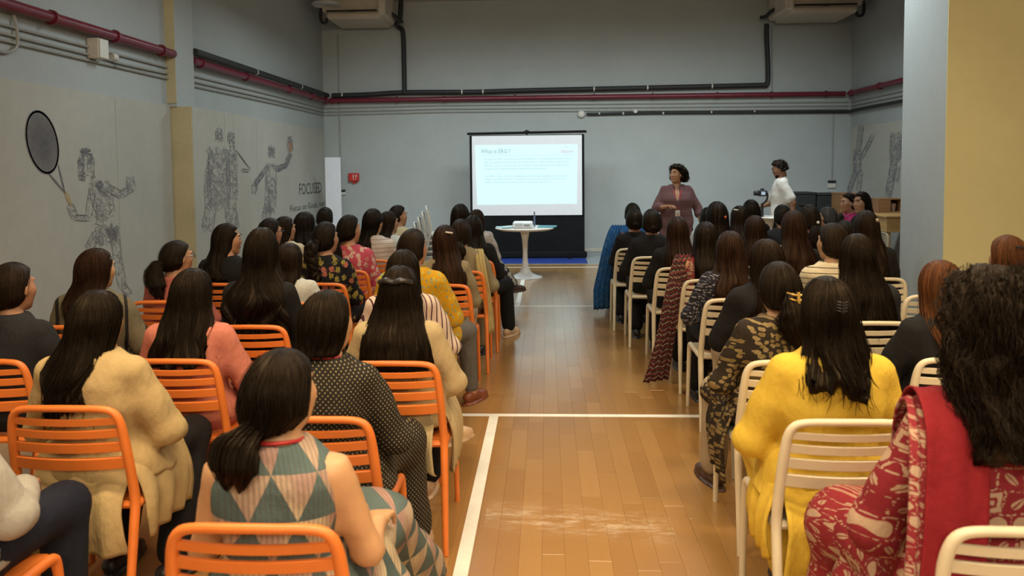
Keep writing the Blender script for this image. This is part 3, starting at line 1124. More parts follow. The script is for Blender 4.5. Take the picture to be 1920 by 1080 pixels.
aircon(-3.98, -2.84, 4.27, False, 'beige ceiling air conditioner near the left corner of the screen wall')
aircon(4.12, 5.46, 4.22, True, 'beige ceiling air conditioner near the right corner of the screen wall')

# white standing board in the left corner
o = tag(empty('standing_board', (-3.8, 13.42, 0)), 'tall white standing board leaning in the left back corner', 'board')
obj('board_panel', MB().box((0, 0, .94), (.28, .04, 1.8), .006).mesh('board_panel'), plain('board_white', (.68, .70, .76), .5, .03), o)
obj('board_foot', MB().box((0, 0, .02), (.34, .30, .04), .006).mesh('board_foot'), M_WHITEPL, o)

# ------------------------------------------------------------------ projection screen with the slide
SY = 13.6
o = scr = tag(empty('projection_screen', (-.355, SY, 0)), 'pull-up projection screen showing a white slide', 'projection screen')
M_SCRB = plain('screen_black', (.007, .007, .008), .8, .2, 6, spec=.15)
obj('case', MB().box((-.0, .0, .07), (2.12, .16, .11), .02).mesh('case'), M_SCRB, o)
for s in (-1, 1):
    obj('foot', MB().box((s * .75, 0, .012), (.06, .42, .024), .006).mesh('foot'), M_SCRB, o)
obj('skirt_fabric', MB().box((0, .004, .45), (2.04, .006, .65)).mesh('skirt_fabric'), M_SCRB, o)
obj('border_fabric', MB().box((0, .004, 1.485), (2.04, .006, 1.45)).mesh('border_fabric'), M_SCRB, o)
obj('white_fabric', MB().box((0, -.001, 1.485), (1.955, .006, 1.42)).mesh('white_fabric'), plain('screen_white', (.74, .76, .80), .7, .02), o)
obj('top_bar', MB().tube([(-1.06, 0, 2.235), (1.06, 0, 2.255)], .022, 10).mesh('top_bar', True), M_SCRB, o)
obj('hook', MB().tube([(-.06, 0, 2.25), (0, 0, 2.285), (.06, 0, 2.255)], .012, 8).mesh('hook', True), M_SCRB, o)
obj('pole', MB().tube([(0, .05, .1), (0, .05, 2.25)], .015, 8).mesh('pole', True), M_SCRB, o)


def emis(name, col, st_):
    m, nt, nd, lk, bs = nodes(name)
    bs.inputs['Base Color'].default_value = (.04, .04, .04, 1)
    bs.inputs['Emission Color'].default_value = (*col, 1)
    bs.inputs['Emission Strength'].default_value = st_
    bs.inputs['Roughness'].default_value = .8
    return m


M_SLIDE = emis('projected_slide', (.72, .98, 1.0), .98)
M_STXT = emis('projected_text', (.55, .83, .84), .92)
M_STIT = emis('projected_title', (.44, .72, .72), .82)
M_SLOGO = emis('projected_logo', (.78, .80, .85), .86)
sl = np.array([[-.925, -.0052, 2.035], [.905, -.0052, 2.035], [.885, -.0052, .975], [-.895, -.0052, .965]])
obj('slide', new_mesh('slide', sl[::-1], np.array([[0, 1, 2, 3]])), M_SLIDE, o)
LX, LU = (1, 0, 0), (0, 0, 1)
text_mesh('slide_title', 'What is ERG ?', .105, (-.82, -.0065, 1.885), M_STIT, o, LX, LU, .002, width=.53)
text_mesh('slide_logo', 'dialog', .085, (.60, -.0065, 1.88), M_SLOGO, o, LX, LU, .003, width=.23)
obj('slide_logo_dot', MB().box((.70, -.0062, 1.985), (.022, .001, .03)).mesh('slide_logo_dot'), M_SLOGO, o)
obj('slide_rule', MB().box((0, -.0062, 1.845), (1.62, .001, .006)).mesh('slide_rule'), M_STXT, o)
for k, (t, w) in enumerate((('\u2022 Through the ERG, we want to build the platform to develop perspectives and an', 1.58), ('able to support and long haul of women leaders. ERGs will be organised to', 1.52),
                            ('diversity, such as community and inclusion, representation and health issues', 1.53), ('recognize and celebrate leading organizational achievements.', 1.13))):
    text_mesh('slide_text', t, .052, (-.80 + (.03 if k else 0), -.0065, 1.765 - k * .057), M_STXT, o, LX, LU, .0008, width=w)
for k, (t, w) in enumerate((('\u2022 The ERG is also critical to establishing, developing, engaging, and retaining', 1.50), ('talent to monthly activities to develop their personal careers, work with our', 1.45),
                            ('leaders, fostering and working of the community we serve.', 1.17))):
    text_mesh('slide_text', t, .052, (-.79 + (.03 if k else 0), -.0065, 1.46 - k * .053), M_STXT, o, LX, LU, .0008, width=w)

# ------------------------------------------------------------------ tulip table with the projector
M_TULIP = plain('white_lacquer', (.74, .70, .64), .3, .03)
M_TULIPB = plain('white_lacquer_base', (.70, .70, .68), .3, .03)
TX, TY = -.33, 11.25


def tulip_table(loc, h, r, label):
    o = tag(empty('pedestal_table', loc), label, 'table')
    obj('table_top', MB().lathe([(0, h), (r * .97, h), (r, h - .008), (r * .985, h - .018), (r * .86, h - .036), (r * .5, h - .04), (0, h - .04)], 48).mesh('table_top', True), M_TULIP, o)
    obj('stem', MB().lathe([(.075, h - .04), (.06, h - .10), (.042, h - .2), (.035, h * .5), (.038, h * .35), (.055, h * .2), (.08, .10), (.09, .075)], 28).mesh('stem', True), M_TULIP, o)
    obj('base', MB().lathe([(.09, .08), (.13, .05), (.2, .025), (.25, .012), (.252, .0), (0, 0)], 40).mesh('base', True), M_TULIPB, o)
    return o


tulip_table((TX, TY, 0.0016), .745, .44, 'white round pedestal table carrying the projector')
o = tag(empty('projector', (-.355, TY - .12, .7476)), 'white video projector on the round pedestal table', 'projector')
obj('housing', MB().box((0, 0, .05), (.29, .24, .09), .018).mesh('housing'), plain('projector_white', (.75, .76, .76), .4, .03), o)
obj('lens', MB().lathe([(0, .12), (.035, .12), (.04, .15), (.03, .16), (0, .155)], 20, (.06, 0, .05), 'Y').mesh('lens', True), M_DARK, o)
for s in (-.12, .12):
    obj('foot', MB().lathe([(.012, .0), (.014, .008), (.01, .01), (0, .01)], 10, (s, -.09, 0)).mesh('foot', True), M_DARK, o)
for k in range(5):
    obj('vent', MB().box((-.10 + k * .022, -.121, .05), (.01, .004, .045)).mesh('vent'), plain('vent_grey', (.30, .33, .34), .5), o)
obj('port', MB().box((.06, -.121, .045), (.09, .004, .03)).mesh('port'), plain('port_grey', (.25, .27, .28), .5), o)
M_BOOK = plain('pale_blue_paper', (.42, .62, .66), .6, .08)
ob_ = tag(obj('paper_folder', MB().box((-.62, TY - .02, .754), (.26, .20, .010), .003, Matrix.Rotation(.2, 4, 'Z')).mesh('paper_folder'), M_BOOK), 'pale blue folder left of the projector on the table', 'folder')
ob_ = tag(obj('paper_folder', MB().box((.0, TY - .02, .758), (.27, .20, .018), .003, Matrix.Rotation(-.15, 4, 'Z')).mesh('paper_folder'), plain('teal_paper', (.10, .33, .40), .6, .08)), 'teal folder right of the projector on the table', 'folder')
o = tag(empty('marker_pen', (-.19, TY + .1, .7476)), 'slim dark pen standing upright behind the projector', 'pen')
obj('pen_body', MB().tube([(0, 0, 0), (0, 0, .17)], .014, 10).mesh('pen_body', True), plain('pen_blue_grey', (.12, .16, .24), .4), o)
obj('pen_cap', MB().tube([(0, 0, .17), (0, 0, .225)], .009, 10).mesh('pen_cap', True), M_DARK, o)
pipe_thing('power_cable', smooth_path([(-.5, TY - .1, .752), (-.56, TY - .22, .752), (-.62, TY - .28, .753), (-.66, TY - .2, .752)], 6), .004, M_DARK, 'thin black cable curling beside the projector', 'cable', 6)

# ------------------------------------------------------------------ things at the back right
tulip_table((3.16, 11.0, 0), .90, .24, 'small white pedestal table beside the man in the white shirt')
o = tag(empty('camera_gimbal', (3.04, 10.93, .90)), 'black camera on a handheld gimbal standing on the small table', 'camera')
obj('handle', MB().tube([(0, 0, .0), (0, 0, .19)], [.022, .018], 10).mesh('handle', True), M_BLACK, o)
obj('arm', MB().tube(smooth_path([(0, 0, .18), (.05, 0, .22), (.075, .0, .28), (.07, 0, .34)], 5), .014, 8).mesh('arm', True), M_BLACK, o)
obj('camera_body', MB().box((0, 0, .335), (.13, .07, .085), .012).mesh('camera_body'), M_BLACK, o)
obj('lens', MB().tube([(-.06, 0, .335), (-.115, .0, .335)], .034, 14).mesh('lens', True), M_BLACK, o)
obj('viewfinder', MB().box((0, 0, .39), (.05, .04, .03), .008).mesh('viewfinder'), M_BLACK, o)
obj('screen', MB().box((.005, -.037, .335), (.055, .006, .045), .002).mesh('screen'), emis('camera_display', (.6, .75, .9), .6), o)
for k, (x, w, zt, dp) in enumerate(((4.33, .42, 1.165, .45), (4.76, .42, 1.145, .5))):
    o = tag(empty('equipment_case', (x, 13.3, 0)), ('taller' if k == 0 else 'shorter') + ' black case standing against the wall behind the audience', 'case')
    obj('case_body', MB().box((0, 0, zt / 2 - .02), (w, dp, zt - .04), .015).mesh('case_body'), M_BLACK, o)
    obj('case_lid', MB().box((0, 0, zt - .02), (w + .01, dp + .01, .04), .012).mesh('case_lid'), M_BLACK, o)
    obj('handle', MB().tube(smooth_path([(-.08, -dp / 2, zt - .2), (-.06, -dp / 2 - .03, zt - .2), (.06, -dp / 2 - .03, zt - .2), (.08, -dp / 2, zt - .2)], 4), .01, 8).mesh('handle', True), M_DARK, o)


def wood_small(name, col):
    m, nt, nd, lk, bs = nodes(name)
    v = coords(nt, (3, 3, 22))
    r = ramp(nt, [(.3, tuple(k * .7 for k in col)), (.7, col)])
    lk.new(noise(nt, v, 1, 4), r.inputs[0])
    lk.new(r.outputs[0], bs.inputs['Base Color'])
    bs.inputs['Roughness'].default_value = .5
    return m


M_CRATE = wood_small('crate_wood', (.30, .15, .065))
M_COUNTER = wood_small('counter_wood', (.55, .33, .12))
o = tag(empty('wooden_box', (4.79, 12.55, 0)), 'plain brown wooden box beside the black cases', 'box')
for s in (-1, 1):
    obj('side_panel', MB().box((s * .11, 0, .58), (.02, .4, 1.16), .003).mesh('side_panel'), M_CRATE, o)
obj('front_panel', MB().box((0, -.19, .58), (.20, .02, 1.15), .003).mesh('front_panel'), M_CRATE, o)
obj('back_panel', MB().box((0, .19, .58), (.20, .02, 1.15), .003).mesh('back_panel'), M_CRATE, o)
obj('top_panel', MB().box((0, 0, 1.165), (.25, .42, .02), .003).mesh('top_panel'), M_CRATE, o)
o = tag(empty('wooden_counter', (5.05, 11.48, 0)), 'low wooden counter along the right wall', 'counter')
obj('counter_top', MB().box((.1, 0, .905), (1.0, 1.6, .03), .006).mesh('counter_top'), M_COUNTER, o)
obj('front_panel', MB().box((.1, -.76, .79), (.96, .03, .2), .004).mesh('front_panel'), M_COUNTER, o)
obj('side_panel', MB().box((-.36, 0, .79), (.03, 1.54, .2), .004).mesh('side_panel'), M_COUNTER, o)
for sx in (-.34, .52):
    for sy in (-.72, .72):
        obj('leg', MB().box((sx, sy, .445), (.06, .06, .89), .004).mesh('leg'), M_COUNTER, o)
o = tag(empty('wooden_crate', (4.98, 11.45, .92)), 'open wooden crate standing on the counter by the right wall', 'crate')
for s in (-1, 1):
    obj('side_panel', MB().box((s * .16, 0, .105), (.02, .28, .21), .003).mesh('side_panel'), M_CRATE, o)
obj('top_panel', MB().box((0, 0, .2), (.30, .28, .02), .003).mesh('top_panel'), M_CRATE, o)
obj('bottom_panel', MB().box((0, 0, .01), (.30, .28, .02), .003).mesh('bottom_panel'), M_CRATE, o)
obj('back_panel', MB().box((0, .13, .105), (.30, .02, .17), .003).mesh('back_panel'), M_CRATE, o)
obj('front_panel', MB().box((-.07, -.13, .105), (.16, .02, .17), .003).mesh('front_panel'), M_CRATE, o)
o = tag(empty('paper_cup', (5.07, 11.42, .9405)), 'pale paper cup inside the open wooden crate', 'cup')
obj('cup_wall', MB().lathe([(.0, .002), (.03, .002), (.042, .11), (.045, .112), (.04, .108), (.028, .006), (0, .006)], 18).mesh('cup_wall', True), plain('cup_pink', (.6, .42, .36), .6), o)

# ------------------------------------------------------------------ chairs
def plastic(name, col):
    m, nt, nd, lk, bs = nodes(name)
    v = coords(nt)
    f = noise(nt, v, 5, 4)
    r = ramp(nt, [(.3, tuple(k * .9 for k in col)), (.7, tuple(min(1, k * 1.06) for k in col))])
    lk.new(f, r.inputs[0])
    lk.new(r.outputs[0], bs.inputs['Base Color'])
    bs.inputs['Roughness'].default_value = .42
    bump(nt, bs, noise(nt, v, 300, 2), .08, .002)
    return m


M_ORANGE = plastic('orange_plastic', (.72, .185, .030))
M_CREAM = plastic('cream_plastic', (.70, .61, .43))
M_STACKW = plastic('white_plastic_chair', (.62, .60, .54))


def back_y(z, x=0.0):
    """rear plane of the backrest, a little bowed"""
    t = (z - .46) / .35
    return -.190 - .048 * t - .016 * (1 - (x / .2) ** 2)


def chair_meshes():
    out = {}
    # inverted U of back frame and rear legs
    half = [(.232, -.300, 0.0), (.226, -.262, .16), (.220, -.215, .36), (.216, -.192, .46), (.210, -.205, .58), (.202, -.224, .70), (.193, -.234, .765), (.172, -.240, .797), (.13, -.246, .808), (.06, -.252, .811)]
    pts = half + [(0, -.254, .812)] + [(-x, y, z) for x, y, z in half[::-1]]
    P = smooth_path(pts, 3)
    r = np.interp(P[:, 2], [0, .3, .5, .7, .78, .82], [.0125, .0165, .018, .017, .0145, .012])
    out['back_frame'] = MB().tube(P, r, 10).mesh('back_frame', True)

    def board(z0, z1, th, xw):
        xs = np.linspace(-1, 1, 11)
        V = []
        for x in xs:
            xx = x * xw
            for z, dy in ((z0, .0), (z1, .0)):
                y = back_y((z0 + z1) / 2, xx) - (z - (z0 + z1) / 2) * .14
                dz = .006 * (1 - x * x)
                V += [[xx, y - th / 2, z - dz], [xx, y + th / 2, z - dz]]
        V = np.array(V).reshape(11, 4, 3)[:, [0, 2, 3, 1]]
        # soften the long edges
        W = []
        for s in V:
            c = s.mean(0)
            for k in range(4):
                a, b_ = s[k], s[(k + 1) % 4]
                f = .25 if k % 2 else .07
                W += [a * (1 - f) + b_ * f, a * f + b_ * (1 - f)]
        W = np.array(W)
        F = []
        for i in range(10):
            for k in range(8):
                F.append([i * 8 + k, i * 8 + (k + 1) % 8, (i + 1) * 8 + (k + 1) % 8, (i + 1) * 8 + k])
        return MB().add(W, np.array(F)).mesh('slat', True)
    out['slats'] = [board(.751, .777, .013, .200), board(.703, .735, .013, .205), board(.649, .687, .013, .209)]
    out['rail'] = board(.584, .630, .017, .211)
    # seat: rounded, dished plate
    s = MB()
    ny, nx = 13, 13
    top, bot = [], []
    for j in range(ny):
        v = j / (ny - 1)
        y = -.185 + v * .405
        w = .198 + .012 * math.sin(PI * v) - .018 * max(0, (v - .85) / .15) ** 2
        for i in range(nx):
            u = i / (nx - 1) * 2 - 1
            z = .452 - .010 * (1 - u * u) * math.sin(PI * min(1, v * 1.1)) - .016 * max(0, (v - .8) / .2) ** 2
            top.append([u * w, y, z])
            bot.append([u * (w - .006), y * .985, z - .022])
    V = np.array(top + bot)
    F = []
    q = nx * ny
    for j in range(ny - 1):
        for i in range(nx - 1):
            a = j * nx + i
            F += [[a, a + 1, a + nx + 1, a + nx], [q + a, q + a + nx, q + a + nx + 1, q + a + 1]]
    for i in range(nx - 1):
        F += [[i, q + i, q + i + 1, i + 1], [(ny - 1) * nx + i, (ny - 1) * nx + i + 1, q + (ny - 1) * nx + i + 1, q + (ny - 1) * nx + i]]
    for j in range(ny - 1):
        F += [[j * nx, (j + 1) * nx, q + (j + 1) * nx, q + j * nx], [j * nx + nx - 1, q + j * nx + nx - 1, q + (j + 1) * nx + nx - 1, (j + 1) * nx + nx - 1]]
    s.add(V, np.array(F))
    out['seat'] = s.mesh('seat', True)
    for nm, sg in (('side_l', -1), ('side_r', 1)):
        P = smooth_path([(sg * .216, -.19, .44), (sg * .212, -.05, .437), (sg * .21, .12, .437), (sg * .209, .19, .432), (sg * .211, .213, .405), (sg * .214, .222, .30), (sg * .219, .232, .0)], 4)
        r = np.interp(np.arange(len(P)), [0, len(P) * .5, len(P) - 1], [.017, .018, .012])
        out[nm] = MB().tube(P, r, 10).mesh('front_leg', True)
    out['apron'] = MB().tube(smooth_path([(-.21, .20, .428), (0, .212, .424), (.21, .20, .428)], 4), .014, 8).mesh('front_apron', True)
    out['rear'] = MB().tube(smooth_path([(-.214, -.185, .442), (0, -.196, .440), (.214, -.185, .442)], 4), .015, 8).mesh('rear_rail', True)
    return out


CM = chair_meshes()


def make_chair(loc, rotz, mat, label, group):
    t = tag(empty('slatted_chair', loc, rotz), label, 'chair', group)
    obj('back_frame', CM['back_frame'], mat, t)
    for s in CM['slats']:
        obj('slat', s, mat, t)
    obj('lower_rail', CM['rail'], mat, t)
    obj('seat', CM['seat'], mat, t)
    obj('front_leg', CM['side_l'], mat, t)
    obj('front_leg', CM['side_r'], mat, t)
    obj('front_apron', CM['apron'], mat, t)
    obj('rear_rail', CM['rear'], mat, t)
    return t


# two stacks of spare chairs by the wall, seen from the side
for sx, sy, n, dirn, nm in ((-1.62, 10.35, 5, -1.45, 'nearer'), (-2.12, 10.85, 4, -1.5, 'farther')):
    for k in range(n):
        c = make_chair((sx + .055 * k, sy, .075 * k), dirn, M_STACKW,
                       'white slatted chair number ' + ('one', 'two', 'three', 'four', 'five')[k] + ' from the bottom of the ' + nm + ' spare stack', 'spare chairs in stacks')

# ------------------------------------------------------------------ people: head, hands, bodies, clothing, hair
HC = np.array([0, -.02, 1.122])          # centre of the head of the seated figure, crown of the hair at 1.25


def head_shape(s, c=(0, 0, 0)):
    c = np.array(c, float)
    a = lambda *p: c + np.array(p)
    s.ball(a(0, -.012, .020), (.073, .092, .092))
    s.ball(a(0, .026, -.036), (.058, .062, .078), .03)
    for sg in (-1, 1):
        s.ball(a(sg * .036, .046, -.018), (.026, .030, .026), .03)
        s.ball(a(sg * .038, .015, -.068), (.017, .030, .026), .03)
    s.ball(a(0, .062, -.096), (.022, .02, .018), .03)
    s.limb([a(0, .079, .016), a(0, .092, -.022)], [.008, .012], .018)
    for sg in (-1, 1):
        s.ball(a(sg * .012, .088, -.027), .009, .012)
        s.ball(a(sg * .078, -.008, -.010), (.010, .021, .031), .008)
        s.ball(a(sg * .027, .081, .034), (.019, .010, .007), .015)
        s.ball(a(sg * .031, .107, .012), (.016, .02, .011), .012, cut=True)
    s.ball(a(0, .082, -.055), (.023, .012, .006), .008)
    s.ball(a(0, .081, -.067), (.019, .012, .006), .008)
    return s


def head_geo(h=.0065):
    s = head_shape(Shape(.02))
    s.limb([(0, -.022, -.05), (0, -.045, -.20)], [.050, .056], .03)
    return s.build(h)


HEAD = head_geo(.0095)
HEAD_FINE = head_geo(.0068)


def head_geo_short(h=.0065):
    s = head_shape(Shape(.02))
    s.limb([(0, -.022, -.05), (0, -.030, -.10)], [.050, .048], .03)
    return s.build(h)


HEAD_SHORT = head_geo_short()


def hand_geo():
    """right hand, wrist at the origin, fingers along +y, palm down, thumb towards -x"""
    s = Shape(.006)
    s.limb([(0, -.02, 0), (-.004, .02, 0)], [.024, .024], .02)
    for x in (-.027, -.009, .009, .026):
        s.limb([(x * .55, .012, 0), (x, .085 - abs(x - .0) * .25, .002)], [.013, .0115], .012)
    for x, L, y0 in ((-.030, .068, .080), (-.010, .078, .086), (.010, .072, .083), (.028, .056, .074)):
        a = np.array([x, y0, .002])
        b_ = a + np.array([x * .12, L * .42, -.006])
        c = b_ + np.array([x * .05, L * .30, -.018])
        d = c + np.array([0, L * .18, -.020])
        s.limb([a, b_, c, d], [.0098, .0088, .0082, .0072], .004)
    s.limb([(-.018, .018, -.004), (-.044, .046, -.012), (-.054, .074, -.020), (-.052, .094, -.028)], [.014, .0118, .0102, .0085], .008)
    return s.build(.0072)


HAND_R = hand_geo()
HAND_L = (HAND_R[0] * np.array([-1, 1, 1]), HAND_R[1][:, ::-1])


def frame(y, up):
    y = np.array(y, float)
    y /= np.linalg.norm(y)
    x = np.cross(y, up)
    x /= np.linalg.norm(x)
    z = np.cross(x, y)
    return np.stack([x, y, z], 1)


def place(geo, M, t, s=1.0):
    return (geo[0] * s) @ np.asarray(M).T + np.asarray(t), geo[1]


def rotz(a):
    c, s = math.cos(a), math.sin(a)
    return np.array([[c, -s, 0], [s, c, 0], [0, 0, 1.0]])


def rotx(a):
    c, s = math.cos(a), math.sin(a)
    return np.array([[1, 0, 0], [0, c, -s], [0, s, c]])


def shoe_geo(heel):
    s = Shape(.02)
    s.limb([(0, -.045, .045), (0, .03, .045), (0, .12, .028), (0, .165, .024)], [.036, .036, .036, .026])
    s.ball((0, .05, .0), (.05, .16, .014), .01)
    if heel:
        s.limb([(0, -.055, .03), (0, -.06, .0)], [.018, .012])
    return s.build(.011)


SHOE = shoe_geo(False)
SHOE_ME = new_mesh('shoe', *SHOE)

# arm poses: elbow, wrist for the right side (left is mirrored)
ARMS = {
    'lap': ((.205, .015, .665), (.105, .215, .655)),
    'close': ((.185, .01, .660), (.05, .200, .665)),
    'wide': ((.232, .0, .672), (.12, .20, .660)),
    'fold': ((.205, .05, .680), (-.02, .185, .735)),
    'down': ((.210, -.02, .660), (.19, .18, .640)),
}


def legs_pose(kind):
    R = dict(hip=(.085, -.02, .535), knee=(.115, .405, .512), ankle=(.115, .385, .085), toe=0.0)
    L = dict(hip=(-.085, -.02, .535), knee=(-.115, .405, .512), ankle=(-.115, .385, .085), toe=0.0)
    if kind == 'spread_r':
        R.update(knee=(.27, .36, .505), ankle=(.30, .37, .085), toe=-.5)
    elif kind == 'spread_s':
        R.update(knee=(.18, .39, .508), ankle=(.20, .42, .085), toe=-.3)
    elif kind == 'back_r':
        R.update(knee=(.14, .39, .505), ankle=(.19, .10, .095), toe=-.25)
        L.update(knee=(-.10, .40, .505), ankle=(-.06, .16, .095))
    elif kind == 'spread_l':
        L.update(knee=(-.17, .40, .507), ankle=(-.18, .44, .085), toe=.25)
    elif kind == 'cross_r':      # left leg over the right, pointing right
        L.update(knee=(.08, .42, .60), ankle=(.33, .50, .26), toe=-.7)
        R.update(knee=(.10, .40, .50))
    elif kind == 'cross_f':
        L.update(knee=(.06, .42, .60), ankle=(.13, .50, .27), toe=-.7)
        R.update(knee=(.09, .40, .50), ankle=(.06, .33, .085))
    elif kind == 'stretch_r':
        R.update(knee=(.14, .45, .50), ankle=(.19, .88, .10), toe=-.3)
        L.update(knee=(-.06, .42, .51), ankle=(.02, .62, .09), toe=-.2)
    elif kind == 'cross_l':
        R.update(knee=(-.06, .42, .60), ankle=(-.26, .50, .28), toe=.6)
    elif kind == 'tucked':
        R.update(ankle=(.12, .20, .085))
        L.update(ankle=(-.12, .16, .085))
    return R, L


TORSO = [(.440, 0, -.020, .165, .120), (.50, 0, -.020, .178, .130), (.57, 0, -.026, .166, .122), (.66, 0, -.036, .134, .098),
         (.74, 0, -.046, .136, .100), (.82, 0, -.056, .146, .102), (.89, 0, -.064, .150, .092), (.935, 0, -.068, .138, .076),
         (.970, 0, -.066, .100, .062), (.995, 0, -.062, .064, .054)]


def torso_levels(infl, z0=None, z1=None, flare=0.0):
    out = []
    for z, cx, cy, ax, ay in TORSO:
        if (z0 is not None and z < z0) or (z1 is not None and z > z1):
            continue
        f = flare * max(0, (.62 - z)) if flare else 0
        out.append((z + (infl * .7 if z > .95 else 0), cx, cy, ax + infl + f, ay + infl))
    return out


SIDES = ((1, 'R'), (-1, 'L'))
GEO = {}


def arm_pts(arms, sg):
    e, w = ARMS[arms]
    return np.array([sg * .140, -.066, .922]), np.array([sg * e[0], e[1], e[2]]), np.array([sg * w[0], w[1], w[2]])


def body_geo(arms, legs, hyaw, hpit, res, fine=False):
    key = ('body', arms, legs, round(hyaw, 2), round(hpit, 2), res, fine)
    if key in GEO:
        return GEO[key]
    s = Shape(.03)
    s.loft(torso_levels(0))
    for sg, _ in SIDES:
        sh, el, wr = arm_pts(arms, sg)
        s.limb([sh, el, wr], [.046, .038, .026])
    for leg, sg in zip(legs_pose(legs), (1, -1)):
        s.limb([leg['hip'], leg['knee'], leg['ankle']], [.082, .060, .038])
        a = np.array(leg['ankle'])
        d = np.array([math.sin(-leg['toe']), math.cos(leg['toe']), 0])
        s.limb([a + [0, 0, -.04], a + d * .12 + [0, 0, -.058]], [.032, .024])
    s.limb([(0, -.062, .94), (0, -.045, 1.06)], [.058, .050])
    parts = [s.build(res)]
    parts.append(place(HEAD_FINE if fine else HEAD, rotz(hyaw) @ rotx(hpit), HC))
    for sg, nm in SIDES:
        sh, el, wr = arm_pts(arms, sg)
        d = wr - el
        d = d / np.linalg.norm(d)
        up = np.array([0, -.15 * 0, 1.0])
        parts.append(place(HAND_R if sg > 0 else HAND_L, frame(d + np.array([0, 0, -.12]), up), wr + d * .012))
    GEO[key] = join_geo(parts)
    return GEO[key]


def wrinkle(seed, amp):
    p = [math.sin(seed * 12.9 + k * 7.1) * 9 for k in range(6)]

    def f(X, Y, Z):
        return amp * (np.sin(34 * Z + 9 * X + p[0]) * np.sin(11 * X + 13 * Y + p[1]) + .7 * np.sin(23 * Z - 31 * X + p[2]) * np.sin(17 * Y + 7 * Z + p[3])) * (1 + 0 * X * Y * Z)
    return f


def top_geo(arms, sleeve, infl, hem, legs, res, seed=1):
    key = ('top', arms, sleeve, infl, hem, legs if hem != 'hip' else '', res, seed)
    if key in GEO:
        return GEO[key]
    s = Shape(.028)
    s.loft(torso_levels(infl, .46, None, .25 if hem != 'hip' else 0))
    for sg, _ in SIDES:
        sh, el, wr = arm_pts(arms, sg)
        r0, r1, r2 = .045 + infl * .9, .038 + infl * 1.15, .030 + infl * .9
        if sleeve == 'long':
            s.limb([sh, el, el + (wr - el) * .93], [r0, r1, r2], .02)
        elif sleeve == 'elbow':
            s.limb([sh, el, el + (wr - el) * .25], [r0, r1 + .004, r1], .02)
        elif sleeve == 'short':
            s.limb([sh, sh + (el - sh) * .55], [r0 + .003, r1 + .012], .02)
        else:
            s.limb([sh + np.array([-sg * .045, 0, .005]), sh + np.array([-sg * .03, 0, -.05])], [.046, .046], .02)
    if hem != 'hip':
        for leg in legs_pose(legs):
            h, k = np.array(leg['hip']), np.array(leg['knee'])
            e = k if hem == 'knee' else h + (k - h) * .5
            s.limb([h, e], [.085 + infl, .066 + infl], .07)
        if hem == 'tail':       # coat or kurta tails hanging behind and beside the seat
            pass
    s.post = wrinkle(seed, .0042)
    s.ball((0, -.055, 1.045), (.062, .062, .075), .01, cut=True)
    GEO[key] = s.build(res)
    return GEO[key]


def bottoms_geo(legs, kind, res, seed=2):
    key = ('bot', legs, kind, res)
    if key in GEO:
        return GEO[key]
    s = Shape(.03)
    s.loft([(.452, 0, -.02, .165, .125), (.50, 0, -.02, .192, .142), (.57, 0, -.026, .182, .135), (.62, 0, -.030, .16, .12)])
    Ls = legs_pose(legs)
    if kind in ('trousers', 'leggings'):
        i = .016 if kind == 'trousers' else .006
        for leg in Ls:
            k, a = np.array(leg['knee']), np.array(leg['ankle'])
            s.limb([leg['hip'], k, a + (k - a) * .06], [.083 + i, .061 + i, (.050 + i) if kind == 'trousers' else .046])
    else:
        for leg in Ls:
            k, a = np.array(leg['knee']), np.array(leg['ankle'])
            s.limb([leg['hip'], k, a + (k - a) * .10], [.098, .082, .098], .09)
        k = (np.array(Ls[0]['knee']) + np.array(Ls[1]['knee'])) / 2
        a = (np.array(Ls[0]['ankle']) + np.array(Ls[1]['ankle'])) / 2
        s.limb([(0, .0, .54), k, a + (k - a) * .12], [.08, .08, .09], .09)
        s.post = wrinkle(seed, .004)
    GEO[key] = s.build(res)
    return GEO[key]


# ------------------------------------------------------------------ hair


def grid_faces(m, n, wrap=True):
    i, j = np.meshgrid(np.arange(m - 1), np.arange(n if wrap else n - 1), indexing='ij')
    j2 = (j + 1) % n
    return np.stack([i * n + j, (i + 1) * n + j, (i + 1) * n + j2, i * n + j2], -1).reshape(-1, 4)


def vnoise(rng, n=7):
    ph = [(rng.uniform(.6, 1.4), rng.uniform(0, 6.28)) for _ in range(n)]
    return ph


class Hair:
    """strands of geometry collected with UVs that run along them"""

    def __init__(self):
        self.V, self.F, self.U, self.n = [], [], [], 0

    def grid(self, P, wrap=True, uoff=0.0):
        m, n = P.shape[:2]
        seg = np.linalg.norm(np.diff(P, axis=0), axis=2).mean(1)
        v = np.concatenate([[0], np.cumsum(seg)])
        uu = np.abs(np.linspace(-1, 1, n)) if wrap else np.linspace(0, 1, n)
        U = np.stack([np.broadcast_to(uu[None] + uoff, (m, n)), np.broadcast_to(v[:, None] * 3, (m, n))], -1)
        self.V.append(P.reshape(-1, 3))
        self.U.append(U.reshape(-1, 2))
        self.F.append(grid_faces(m, n, wrap) + self.n)
        self.n += m * n

    def strand(self, P, r, uoff, sides=3):
        V, F = tube_geo(P, r, sides, False)
        m = len(P)
        self.V.append(V)
        v = np.concatenate([[0], np.cumsum(np.linalg.norm(np.diff(P, axis=0), axis=1))])
        self.U.append(np.stack([np.full(m * sides, uoff), np.repeat(v * 3, sides)], -1))
        self.F.append(F[0][:, ::-1] + self.n)
        self.n += len(V)

    def geo(self):
        return np.concatenate(self.V), np.concatenate(self.F), np.concatenate(self.U)


